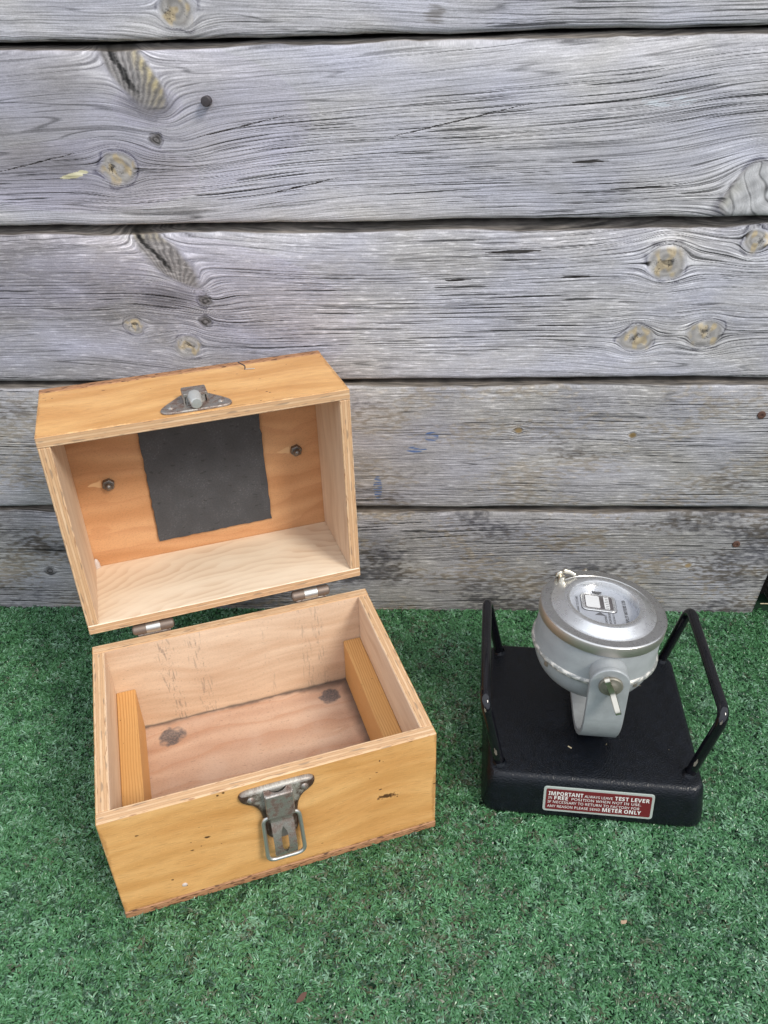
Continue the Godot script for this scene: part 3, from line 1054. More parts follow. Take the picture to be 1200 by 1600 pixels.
func build_ground() -> void:
	var pm := PlaneMesh.new()
	pm.size = Vector2(60, 60)
	var g := part("ground", pm, m.backing, self, T(0, -0.0062, 20))
	tag(g, "flat green backing of the artificial turf under the blades", "ground", "structure")
	var mm := MultiMesh.new()
	mm.transform_format = MultiMesh.TRANSFORM_3D
	mm.use_colors = true
	mm.mesh = blade_tuft(5, 15)
	var spots: Array[Transform3D] = []
	var cols: Array[Color] = []
	var patch := noise(71, 3)
	var bx := Transform3D(Basis(Vector3.UP, 0.3501), Vector3(-0.22947, 0, 0.37607)).affine_inverse()
	var ms := Transform3D(Basis(Vector3.UP, -0.0821), Vector3(0.1564, 0, 0.1881)).affine_inverse()
	var step := 0.0047
	var z := FENCE_Z + 0.001
	while z < 0.66:
		var half := 0.66
		var x := -half
		while x < half:
			var p := Vector3(x + rng.randf_range(-0.5, 0.5) * step, -0.006, z + rng.randf_range(-0.5, 0.5) * step)
			x += step
			var a := bx * p
			if a.x > 0.003 and a.x < BOX_W - 0.003 and a.z < -0.003 and a.z > -BOX_D + 0.003: continue
			var q := ms * p
			if absf(q.x) < 0.091 and absf(q.z) < 0.0865: continue
			var s := rng.randf_range(0.78, 1.12)
			spots.append(Transform3D(Basis.from_euler(Vector3(rng.randf_range(-0.12, 0.12), rng.randf() * TAU, rng.randf_range(-0.12, 0.12))).scaled(Vector3(s, s * rng.randf_range(0.75, 1.0), s)), p))
			var n := patch.get_noise_2d(p.x * 9.0, p.z * 9.0)
			var c := Color(0.040, 0.131, 0.048).lerp(Color(0.087, 0.234, 0.100), clampf(rng.randf() * 0.9 + 0.5 * n, 0, 1))
			if rng.randf() < 0.17: c = c.lerp(Color(0.22, 0.37, 0.26), 0.55)
			if rng.randf() < 0.18: c = Color(0.020, 0.066, 0.028)
			# browner tufts, most of them between the box and the meter
			var th := 0.015 + 0.26 * exp(-(pow((p.x - 0.0) / 0.07, 2) + pow((p.z - 0.22) / 0.16, 2))) + 0.08 * exp(-(pow((p.x - 0.06) / 0.16, 2) + pow((p.z - 0.42) / 0.10, 2)))
			if rng.randf() < th: c = c.lerp(Color(0.085, 0.085, 0.055), 0.75)
			cols.append(c)
		z += step
	mm.instance_count = spots.size()
	for k in spots.size():
		mm.set_instance_transform(k, spots[k])
		mm.set_instance_color(k, cols[k])
	var o := MultiMeshInstance3D.new()
	o.name = "artificial_grass"
	o.multimesh = mm
	o.material_override = m.blade
	add_child(o, true)
	tag(o, "short curled green artificial grass blades covering the ground", "artificial grass", "stuff")

# ============================================================================ fence
func plank_mesh(d: Dictionary, x_from: float, x_to: float, ragged := false) -> ArrayMesh:
	var edge := noise(int(d.seed) + 7, 3)
	var y0: float = d.y0
	var y1: float = d.y1
	var prof := [Vector2(-0.034, y0), Vector2(-0.006, y0), Vector2(-0.0018, y0 + 0.0010), Vector2(-0.0004, y0 + 0.0030), Vector2(0, y0 + 0.006)]
	for k in 5: prof.append(Vector2(0, lerpf(y0 + 0.006, y1 - float(d.rabbet) - 0.0030, (k + 1) / 5.0)))
	var rb: float = d.rabbet             # the upper edge is set back where the boards were lapped
	prof.append_array([Vector2(-0.0010, y1 - rb - 0.0012), Vector2(-0.0036, y1 - rb), Vector2(-0.0046, y1 - rb + 0.0006), Vector2(-0.0058, y1 - 0.0008), Vector2(-0.034, y1)])
	var n := 220
	var st := SurfaceTool.new()
	st.begin(Mesh.PRIMITIVE_TRIANGLES)
	st.set_smooth_group(0)
	for i in n + 1:
		var x := lerpf(x_from, x_to, float(i) / n)
		for k in prof.size():
			var p: Vector2 = prof[k]
			var f := (p.y - y0) / (y1 - y0)
			var wave := edge.get_noise_2d(x * 7.0, 3.0 if f < 0.5 else 9.0) * 0.0016 + edge.get_noise_2d(x * 60.0, 3.0 if f < 0.5 else 9.0) * 0.0004
			var yy := p.y + wave * (1.0 if f < 0.06 or f > 0.9 else 0.0)
			if k >= prof.size() - 5 and k < prof.size() - 2: yy -= maxf(-0.0016, edge.get_noise_2d(x * 5.0, 77.0) * 0.0030 + edge.get_noise_2d(x * 38.0, 70.0) * 0.0009)
			var zz := p.x + (edge.get_noise_2d(x * 3.0, p.y * 12.0) * 0.0012 if p.x > -0.01 else 0.0)
			var xx := x
			if ragged and i == n: xx += (p.y - 0.06) * 0.13 + edge.get_noise_2d(p.y * 60.0, 40.0) * 0.004
			var vv := minf(f, 0.94)
			if k >= prof.size() - 5: vv = [0.945, 0.965, 0.972, 0.99, 0.998][k - prof.size() + 5]
			st.set_uv(Vector2((xx - TEX_X0) / TEX_LEN, vv))
			st.add_vertex(Vector3(xx, yy, zz + FENCE_Z + float(d.z)))
	var c := prof.size()
	for i in n:
		for k in c - 1:
			var a := i * c + k
			for q in [a, a + 1, a + c + 1, a, a + c + 1, a + c]: st.add_index(q)
	for i in [0, n]:                      # end grain
		for k in range(1, c - 1):
			for q in ([i * c, i * c + k + 1, i * c + k] if i == n else [i * c, i * c + k, i * c + k + 1]): st.add_index(q)
	st.generate_normals()
	st.generate_tangents()
	return st.commit()

func build_fence() -> void:
	var f := holder("plank_fence", self)
	tag(f, "fence of weathered silver-grey horizontal planks standing behind the box", "fence")
	var P := PLANKS()
	for k in P.size():
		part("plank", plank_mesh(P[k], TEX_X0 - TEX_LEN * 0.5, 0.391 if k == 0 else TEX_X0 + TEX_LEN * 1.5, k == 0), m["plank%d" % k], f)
	var again: Dictionary = P[0].duplicate()
	part("plank", plank_mesh(again, 0.412, TEX_X0 + TEX_LEN * 1.5), m.plank0, f, T(0, 0, -0.012))
	# the fence goes on above; unseen planks added to block sky light from behind
	for k in 4:
		var d: Dictionary = P[[2, 3, 1, 4][k]].duplicate()
		var hgt: float = d.y1 - d.y0
		d.y0 = 0.734 + 0.15 * k
		d.y1 = d.y0 + hgt
		part("plank", plank_mesh(d, TEX_X0 - TEX_LEN * 0.5, TEX_X0 + TEX_LEN * 1.5), m["plank%d" % [2, 3, 1, 4][k]], f)
	var back := part("added_gap_backing", board(Vector3(2.5, 1.33, 0.02), 0.002, {"all": m.dark_fill}), null, f, T(-1.28, -0.02, FENCE_Z - 0.058))  # added dark sheet, keeps sky light out of the gaps
	back.set_meta("label", "added dark sheet that keeps the sky out of the gaps between planks")
	# fixings
	part("nail", lathe([Vector2(0, 0.0075), Vector2(0.0034, 0.0073), Vector2(0.0040, 0.0066), Vector2(0.0040, -0.012), Vector2(0, -0.012)], 24), m.iron, f, T(-0.1743, 0.5350, FENCE_Z + 0.004, Vector3(PI / 2, 0, 0)))
	for s in [[0.3372, 0.2482, 0.001], [0.3464, 0.0915, -0.001]]:
		var sc := part("screw", lathe([Vector2(0, 0.0004), Vector2(0.0012, 0.0003), Vector2(0.0016, 0.0010), Vector2(0.0036, 0.0009), Vector2(0.0042, 0.0002), Vector2(0.0042, -0.006), Vector2(0, -0.006)], 20), m.rust, f, T(s[0], s[1], FENCE_Z + s[2] + 0.0004, Vector3(PI / 2, 0, 0)))
		sc.set_meta("label", "rusty screw head sunk in the plank")

# ============================================================================ box
func at_min(b: Vector3) -> Transform3D:
	return Transform3D(Basis(), b)

func panel(called: String, lo: Vector3, hi: Vector3, mats: Dictionary, parent: Node, ch := 0.0007, off := Vector2.ZERO) -> MeshInstance3D:
	return part(called, board(hi - lo, ch, mats, 0.0, off), null, parent, at_min(lo))

func build_box() -> void:
	var b := holder("wooden_box", self, Transform3D(Basis(Vector3.UP, 0.3501), Vector3(-0.22947, 0, 0.37607)))
	tag(b, "varnished plywood instrument box with its lid standing open and empty inside", "box")
	var y0 := 0.0036
	var t := WALL
	panel("front_panel", Vector3(0, y0, -t), Vector3(BOX_W, BOX_H, 0), {"pz": m.varnish_box, "nz": m.side_inside, "px": m.varnish_side, "nx": m.varnish_side, "all": m.edge}, b)
	panel("back_panel", Vector3(0, y0, -BOX_D), Vector3(BOX_W, BOX_H, -BOX_D + t), {"nz": m.varnish_box, "pz": m.back_inside, "px": m.varnish_side, "nx": m.varnish_side, "all": m.edge}, b, 0.0007, Vector2(0, y0))
	for s in 2:
		var x := 0.0 if s == 0 else BOX_W - t
		panel("side_panel", Vector3(x, y0, -BOX_D + t + 0.0002), Vector3(x + t, BOX_H - 0.0003, -t - 0.0002), {"px": m.side_inside if s == 0 else m.varnish_side, "nx": m.varnish_side if s == 0 else m.side_inside, "all": m.edge}, b)
	panel("bottom_panel", Vector3(-0.0004, -0.0045, -BOX_D - 0.0004), Vector3(BOX_W + 0.0004, y0 - 0.0001, 0.0004), {"all": m.edge_dark}, b, 0.0009)
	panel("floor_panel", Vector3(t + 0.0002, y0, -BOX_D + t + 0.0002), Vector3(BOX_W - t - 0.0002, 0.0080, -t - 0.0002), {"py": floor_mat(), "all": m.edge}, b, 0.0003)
	for s in 2:
		var x := t + 0.0002 if s == 0 else BOX_W - t - 0.0176
		var o := panel("batten", Vector3(x, 0.0082, -BOX_D + t + 0.0004), Vector3(x + 0.0174, 0.0605, -t - 0.0004), {"all": m.batten}, b, 0.0008, Vector2(0, 0.012 * s))
		o.set_meta("label", "orange pine batten against the left wall" if s == 0 else "orange pine batten against the right wall")
	# screw head near the foot of the front
	part("screw", lathe([Vector2(0, 0.0006), Vector2(0.0016, 0.0005), Vector2(0.0021, 0.0001), Vector2(0.0021, -0.002), Vector2(0, -0.002)], 16), m.silicone, b, T(0.0482, 0.0168, 0.0002, Vector3(PI / 2, 0, 0)))
	build_latch(b)
	for x in [0.0558, 0.2050]:
		var hg := holder("hinge", b, T(x, BOX_H + 0.0062, -BOX_D - 0.0030))
		var k0 := [Vector3(-0.0168, 0, 0), Vector3(-0.0064, 0, 0)]
		part("knuckle", tube(k0, 0.0051, 18), m.rusty, hg).set_meta("label", "rusty hinge knuckle")
		part("knuckle", tube([Vector3(-0.0060, 0, 0), Vector3(0.0060, 0, 0)], 0.0053, 18), m.plated, hg).set_meta("label", "bright middle hinge knuckle")
		part("knuckle", tube([Vector3(0.0064, 0, 0), Vector3(0.0168, 0, 0)], 0.0051, 18), m.rusty, hg).set_meta("label", "rusty hinge knuckle")
		part("hinge_leaf", board(Vector3(0.030, 0.028, 0.0012), 0.0004, {"all": m.steel}), null, hg, T(-0.015, -0.033, 0.0014))
	build_lid(b)

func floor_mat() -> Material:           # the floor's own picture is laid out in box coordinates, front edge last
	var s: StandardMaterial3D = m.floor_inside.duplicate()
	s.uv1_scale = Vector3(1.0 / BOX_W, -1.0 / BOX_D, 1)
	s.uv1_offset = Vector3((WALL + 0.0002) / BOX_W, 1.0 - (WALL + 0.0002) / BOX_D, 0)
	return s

func build_latch(b: Node3D) -> void:
	var l := holder("latch", b, T(0.1296, 0, 0.0002))
	var half := [Vector2(0.0, 0.1068), Vector2(0.014, 0.1066), Vector2(0.0235, 0.1062), Vector2(0.0275, 0.1045), Vector2(0.0293, 0.1010), Vector2(0.0280, 0.0965), Vector2(0.0245, 0.0930), Vector2(0.0190, 0.0885), Vector2(0.0150, 0.0800), Vector2(0.0136, 0.0680), Vector2(0.0134, 0.0560), Vector2(0.0115, 0.0495), Vector2(0.0065, 0.0455), Vector2(0.0, 0.0445)]
	var pts := []
	for k in range(half.size() - 1, -1, -1): pts.append(half[k])
	for k in range(1, half.size() - 1): pts.append(Vector2(-half[k].x, half[k].y))
	part("latch_plate", cut_plate(smooth_closed(pts, 5), 0.0042, 0.0034), m.latch_plate, l)
	for s in [-1, 1]:
		part("rivet", lathe([Vector2(0, 0.0018), Vector2(0.0016, 0.0015), Vector2(0.0028, 0.0007), Vector2(0.0032, 0)], 20), m.steel, l, T(0.0205 * s, 0.0985, 0.0040, Vector3(PI / 2, 0, 0)))
	# folded channel with a half-round notch in its upper end
	var ch := SurfaceTool.new()
	ch.begin(Mesh.PRIMITIVE_TRIANGLES)
	var w := 0.0108
	var top := 0.1050
	var low := 0.0790
	for s in [-1, 1]:
		var side := cut_plate(round_outline([Vector2(0, low), Vector2(0.0085, low), Vector2(0.0085, top), Vector2(0, top)], 0.0012, 4), 0.0014, 0.0004)
		ch.append_from(side, 0, Transform3D(Basis(Vector3(0, 0, 1), Vector3.UP, Vector3(-1, 0, 0)), Vector3(w if s > 0 else -w + 0.0014, 0, 0.0015)))
	ch.append_from(cut_plate(round_outline([Vector2(-w, low), Vector2(w, low), Vector2(w, top), Vector2(-w, top)], 0.0016, 4), 0.0026, 0.0016), 0, T(0, 0, 0.0086))
	var cap := [Vector2(-w + 0.0004, 0.0104), Vector2(-w + 0.0004, 0.0022), Vector2(-0.0068, 0.0022)]
	for k in range(1, 12):
		var g := PI - PI * k / 12
		cap.append(Vector2(cos(g) * 0.0066, 0.0022 + sin(g) * 0.0056))
	cap.append_array([Vector2(0.0068, 0.0022), Vector2(w - 0.0004, 0.0022), Vector2(w - 0.0004, 0.0104)])
	ch.append_from(cut_plate(cap, 0.0014, 0.0004), 0, Transform3D(Basis(Vector3(1, 0, 0), Vector3(0, 0, 1), Vector3(0, -1, 0)), Vector3(0, top - 0.0002, 0)))
	part("latch_body", ch.commit(), m.steel, l)
	part("throat_shade", board(Vector3(0.0180, 0.018, 0.0050), 0.0004, {"all": m.dark_fill}), null, l, T(-0.0090, low, 0.0030))  # dark block added as the shade inside the channel
	# sprung lever with a slot, bowed away from the box
	var lev := SurfaceTool.new()
	lev.begin(Mesh.PRIMITIVE_TRIANGLES)
	var n := 22
	var width := 0.0088
	var path := []
	for k in n + 1:
		var t := float(k) / n
		var y := lerpf(0.0850, 0.0335, t)
		path.append(Vector2(y, 0.0110 - 0.0040 * sst(0.0, 0.3, t) + 0.0062 * sin(clampf((t - 0.25) / 0.75, 0, 1) * PI * 0.80)))
	for k in n:
		var t0 := float(k) / n
		var t1 := float(k + 1) / n
		for side in [-1, 1]:
			var sl0 := slot_half(t0)
			var sl1 := slot_half(t1)
			var tang: Vector2 = path[k + 1] - path[k]
			var no := Vector3(0, tang.y, -tang.x).normalized()
			if no.z < 0: no = -no
			for layer in [0.0, -0.0014]:
				var q := []
				for c in [[k, sl0], [k, width], [k + 1, width], [k + 1, sl1]]: q.append(Vector3(side * c[1], path[c[0]].x, path[c[0]].y + layer))
				tri(lev, q[0], q[1], q[2], no if layer == 0.0 else -no, Vector2(q[0].x, q[0].y), Vector2(q[1].x, q[1].y), Vector2(q[2].x, q[2].y))
				tri(lev, q[0], q[2], q[3], no if layer == 0.0 else -no, Vector2(q[0].x, q[0].y), Vector2(q[2].x, q[2].y), Vector2(q[3].x, q[3].y))
			for e in [[width, width, 1], [sl0, sl1, -1]]:
				if e[1] < 0.0001: continue
				var q := [Vector3(side * e[0], path[k].x, path[k].y), Vector3(side * e[1], path[k + 1].x, path[k + 1].y), Vector3(side * e[1], path[k + 1].x, path[k + 1].y - 0.0014), Vector3(side * e[0], path[k].x, path[k].y - 0.0014)]
				tri(lev, q[0], q[1], q[2], Vector3(side * e[2], 0, 0))
				tri(lev, q[0], q[2], q[3], Vector3(side * e[2], 0, 0))
	part("lever", lev.commit(), m.steel, l)
	part("lever_lip", tube([Vector3(-0.0084, 0.0335, 0.0078), Vector3(0.0084, 0.0335, 0.0078)], 0.0013, 10), m.plated, l)
	# wire loop
	var loop := rounded([Vector3(-0.0142, 0.0735, 0.0035), Vector3(0.0142, 0.0735, 0.0035), Vector3(0.0150, 0.0275, 0.0082), Vector3(-0.0150, 0.0275, 0.0082)], 0.0068, 8, true)
	part("wire_loop", tube(loop, 0.0017, 12, true), m.plated, l)

func slot_half(t: float) -> float:
	var u := (t - 0.40) / 0.48
	if u < 0.0 or u > 1.0: return 0.0
	return 0.0027 * sqrt(clampf(1.0 - pow(absf(u * 2.0 - 1.0), 5.0), 0.0, 1.0))

func build_lid(b: Node3D) -> void:
	var world := Transform3D(Basis(Vector3(0.9345, 0, -0.35595), Vector3(-0.0121, 0.99942, -0.03175), Vector3(0.35575, 0.03398, 0.93396)).orthonormalized(), Vector3(-0.29541, 0.12651, 0.19194))
	var lid := holder("lid", b, b.transform.affine_inverse() * world)
	lid.set_meta("label", "open lid of the plywood box with a black rubber pad inside")
	var t := 0.0096
	var din := LID_D - 0.0093
	panel("front_panel", Vector3(0, LID_H - t, -din + 0.0001), Vector3(LID_W, LID_H, 0), {"py": lid_mat(), "ny": m.side_inside, "px": m.varnish_side, "nx": m.varnish_side, "all": m.edge}, lid)
	panel("back_panel", Vector3(0, 0, -din + 0.0001), Vector3(LID_W, t, 0), {"ny": m.varnish_side, "py": m.lid_shelf, "px": m.varnish_side, "nx": m.varnish_side, "all": m.edge}, lid)
	for s in 2:
		var x := 0.0 if s == 0 else LID_W - t
		panel("side_panel", Vector3(x, t + 0.0002, -din + 0.0001), Vector3(x + t, LID_H - t - 0.0002, -0.0003), {"px": m.side_inside if s == 0 else m.varnish_side, "nx": m.varnish_side if s == 0 else m.side_inside, "all": m.edge}, lid, 0.0007, Vector2(0.01 * s, 0))
	panel("top_panel", Vector3(-0.0003, -0.0003, -LID_D), Vector3(LID_W + 0.0003, LID_H + 0.0003, -din), {"pz": m.lid_inside, "nz": m.varnish_side, "all": m.edge_dark}, lid, 0.0008)
	# black rubber pad, cut by hand
	var pad := []
	var ed := noise(81, 2)
	var corners := [Vector2(0.0742, 0.0262), Vector2(0.1886, 0.0272), Vector2(0.1884, 0.1640), Vector2(0.0745, 0.1640)]
	for k in 4:
		for s in 24:
			var p: Vector2 = (corners[k] as Vector2).lerp(corners[(k + 1) % 4], s / 24.0)
			var d: Vector2 = (corners[(k + 1) % 4] - corners[k]).normalized()
			pad.append(p + Vector2(d.y, -d.x) * ed.get_noise_2d(p.x * 130.0, p.y * 130.0) * 0.0011)
	part("rubber_pad", cut_plate(pad, 0.0030, 0.0005), m.rubber, lid, T(0, 0, -din + 0.0001))
	for x in [[0.0390, 0.0977], [0.2212, 0.0993]]:
		var bolt := SurfaceTool.new()
		bolt.begin(Mesh.PRIMITIVE_TRIANGLES)
		var hex := []
		for k in 6: hex.append(Vector2(cos(TAU * k / 6 + 0.3), sin(TAU * k / 6 + 0.3)) * 0.0062)
		bolt.append_from(cut_plate(round_outline(hex, 0.0010, 3), 0.0048, 0.0012), 0, Transform3D())
		bolt.append_from(lathe([Vector2(0, 0.0098), Vector2(0.0018, 0.0094), Vector2(0.0030, 0.0082), Vector2(0.0033, 0.0066), Vector2(0.0033, 0.004), Vector2(0, 0.004)], 20), 0, T(0, 0, 0, Vector3(PI / 2, 0, 0)))
		part("bolt", bolt.commit(), m.old_bolt, lid, T(x[0], x[1], -din + 0.0002))
	# blob of sealant in the corner
	part("sealant", lathe([Vector2(0, 0.010), Vector2(0.0018, 0.0085), Vector2(0.0030, 0.0045), Vector2(0.0033, 0.0)], 14), m.silicone, lid, T(t + 0.0012, t, -din + 0.0012))
	# catch: a pressed plate, a folded block and a stub nose
	var half := [Vector2(0.0, 0.0440), Vector2(0.0060, 0.0425), Vector2(0.0130, 0.0355), Vector2(0.0215, 0.0250), Vector2(0.0275, 0.0165), Vector2(0.0292, 0.0105), Vector2(0.0270, 0.0055), Vector2(0.0215, 0.0035), Vector2(0.011, 0.0030), Vector2(0.0, 0.0030)]
	var pts := []
	for k in half.size(): pts.append(Vector2(half[k].x, half[k].y))
	for k in range(half.size() - 2, 0, -1): pts.append(Vector2(-half[k].x, half[k].y))
	pts.reverse()
	var on_top := Transform3D(Basis(Vector3(1, 0, 0), Vector3(0, 0, -1), Vector3(0, 1, 0)), Vector3(0.1262, LID_H + 0.0002, 0))
	part("catch_plate", cut_plate(smooth_closed(pts, 5), 0.0020, 0.0013), m.steel, lid, on_top)
	for s in [-1, 1]:
		part("rivet", lathe([Vector2(0, 0.0018), Vector2(0.0016, 0.0015), Vector2(0.0026, 0.0007), Vector2(0.0030, 0)], 18), m.steel, lid, T(0.1262 + 0.0205 * s, LID_H + 0.0020, -0.0128))
	var blk := SurfaceTool.new()
	blk.begin(Mesh.PRIMITIVE_TRIANGLES)
	var arch := [Vector2(-0.0102, 0.0), Vector2(-0.0090, 0.0), Vector2(-0.0086, 0.0070), Vector2(0.0086, 0.0070), Vector2(0.0090, 0.0), Vector2(0.0102, 0.0), Vector2(0.0102, 0.0082), Vector2(0.0094, 0.0094), Vector2(-0.0094, 0.0094), Vector2(-0.0102, 0.0082)]
	blk.append_from(cut_plate(arch, 0.0165, 0.0003), 0, T(0, 0, 0))
	part("catch_block", blk.commit(), m.steel, lid, T(0.1270, LID_H + 0.0014, -0.0325))
	part("catch_insert", board(Vector3(0.0170, 0.0066, 0.013), 0.0005, {"all": m.plated}), null, lid, T(0.1185, LID_H + 0.0016, -0.0315))
	part("catch_nose", lathe([Vector2(0, 0.0), Vector2(0.0060, 0.0), Vector2(0.0060, 0.0045), Vector2(0.0052, 0.0060), Vector2(0.0048, 0.0150), Vector2(0.0040, 0.0162), Vector2(0, 0.0164)], 28), m.zinc, lid, T(0.1262, LID_H + 0.0068, -0.0186, Vector3(PI / 2, 0, 0)))
	# a bent panel pin on top
	part("bent_pin", tube(rounded([Vector3(0, -0.002, 0), Vector3(0.0005, 0.0035, 0), Vector3(-0.004, 0.0045, -0.009)], 0.001, 4), 0.0006, 8), m.iron, lid, T(0.1790, LID_H, -0.0835))
	part("bent_pin", tube([Vector3(0.0005, 0.0006, 0), Vector3(0.0085, 0.0007, 0.002)], 0.0005, 8), m.nickel, lid, T(0.1790, LID_H, -0.0825))

func lid_mat() -> Material:             # rows run from the back of the lid to its rim
	var s: StandardMaterial3D = m.varnish_lid.duplicate()
	s.uv1_scale = Vector3(1.0 / LID_W, 1.0 / (LID_D - 0.0093), 1)
	return s

# ============================================================================ meter
func rounded_block() -> ArrayMesh:
	var st := SurfaceTool.new()
	st.begin(Mesh.PRIMITIVE_TRIANGLES)
	st.set_smooth_group(0)
	var levels := []        # half width, half depth, corner radius, height
	levels.append([0.0925, 0.0880, 0.012, -0.0045])
	levels.append([0.0945, 0.0900, 0.013, -0.0022])
	levels.append([0.0950, 0.0905, 0.0135, 0.0005])
	for k in 4: levels.append([lerpf(0.0952, 0.0918, (k + 1) / 4.0), lerpf(0.0905, 0.0850, (k + 1) / 4.0), 0.0125, lerpf(0.0005, 0.0318, (k + 1) / 4.0)])
	for k in 6:
		var g := PI / 2 * (k + 1) / 6
		levels.append([0.0918 - 0.0004 - 0.0055 * (1 - cos(g)), 0.0850 - 0.0008 - 0.0058 * (1 - cos(g)), 0.0125 - 0.004 * (1 - cos(g)), 0.0318 + 0.0060 * sin(g)])
	for f in [0.9, 0.7, 0.45, 0.2]: levels.append([0.0858 * f, 0.0783 * f, 0.0085 * f, 0.0378])
	var per := 9
	var ring := per * 4 + 32
	for l in levels:
		var pts := []
		for c in 4:
			var sx := 1.0 if c in [0, 3] else -1.0
			var sz := 1.0 if c in [0, 1] else -1.0
			var cx: float = (l[0] - l[2]) * sx
			var cz: float = (l[1] - l[2]) * sz
			var start := [0.0, PI / 2, PI, PI * 1.5][c] as float
			for k in per:
				var g := start + PI / 2 * k / (per - 1)
				pts.append(Vector3(cx + cos(g) * l[2], l[3], cz + sin(g) * l[2]))
			var nx := [Vector2(-1, 1), Vector2(-1, -1), Vector2(1, -1), Vector2(1, 1)][c] as Vector2
			var a: Vector3 = pts[-1]
			var gg := start + PI / 2
			var bcen := Vector3((l[0] - l[2]) * nx.x, l[3], (l[1] - l[2]) * nx.y)
			var b: Vector3 = bcen + Vector3(cos(gg), 0, sin(gg)) * l[2]
			for k in 8: pts.append(a.lerp(b, (k + 1) / 9.0))
		for p in pts: st.add_vertex(p)
	for l in levels.size() - 1:
		for k in ring:
			var k2 := (k + 1) % ring
			var a := l * ring + k
			var b := l * ring + k2
			for q in [a, b, b + ring, a, b + ring, a + ring]: st.add_index(q)
	var last := (levels.size() - 1) * ring
	st.add_vertex(Vector3(0, 0.0378, 0))
	for k in ring:
		for q in [last + k, last + (k + 1) % ring, levels.size() * ring]: st.add_index(q)
	st.add_vertex(Vector3(0, -0.0045, 0))
	for k in ring:
		for q in [(k + 1) % ring, k, levels.size() * ring + 1]: st.add_index(q)
	st.generate_normals()
	return st.commit()

func lettering(called: String, text: String, bold: bool, x0: float, x1: float, y: float, cap: float, mt: Material, parent: Node, at: Transform3D) -> void:
	var tm := TextMesh.new()
	var sf := SystemFont.new()
	sf.font_names = PackedStringArray(["Droid Sans"])
	sf.font_weight = 700 if bold else 400
	tm.font = sf
	tm.text = text
	tm.font_size = 32
	tm.pixel_size = 0.01
	tm.depth = 0.04
	tm.curve_step = 2.0
	tm.horizontal_alignment = HORIZONTAL_ALIGNMENT_LEFT
	tm.vertical_alignment = VERTICAL_ALIGNMENT_CENTER
	var box := tm.get_aabb()
	var sx := (x1 - x0) / box.size.x
	var sy := cap / box.size.y
	var tr := Transform3D(Basis.from_scale(Vector3(sx, sy, 0.003)), Vector3(x0 - box.position.x * sx, y - (box.position.y + box.size.y / 2) * sy, 0.00008))
	part(called, tm, mt, parent, at * tr)

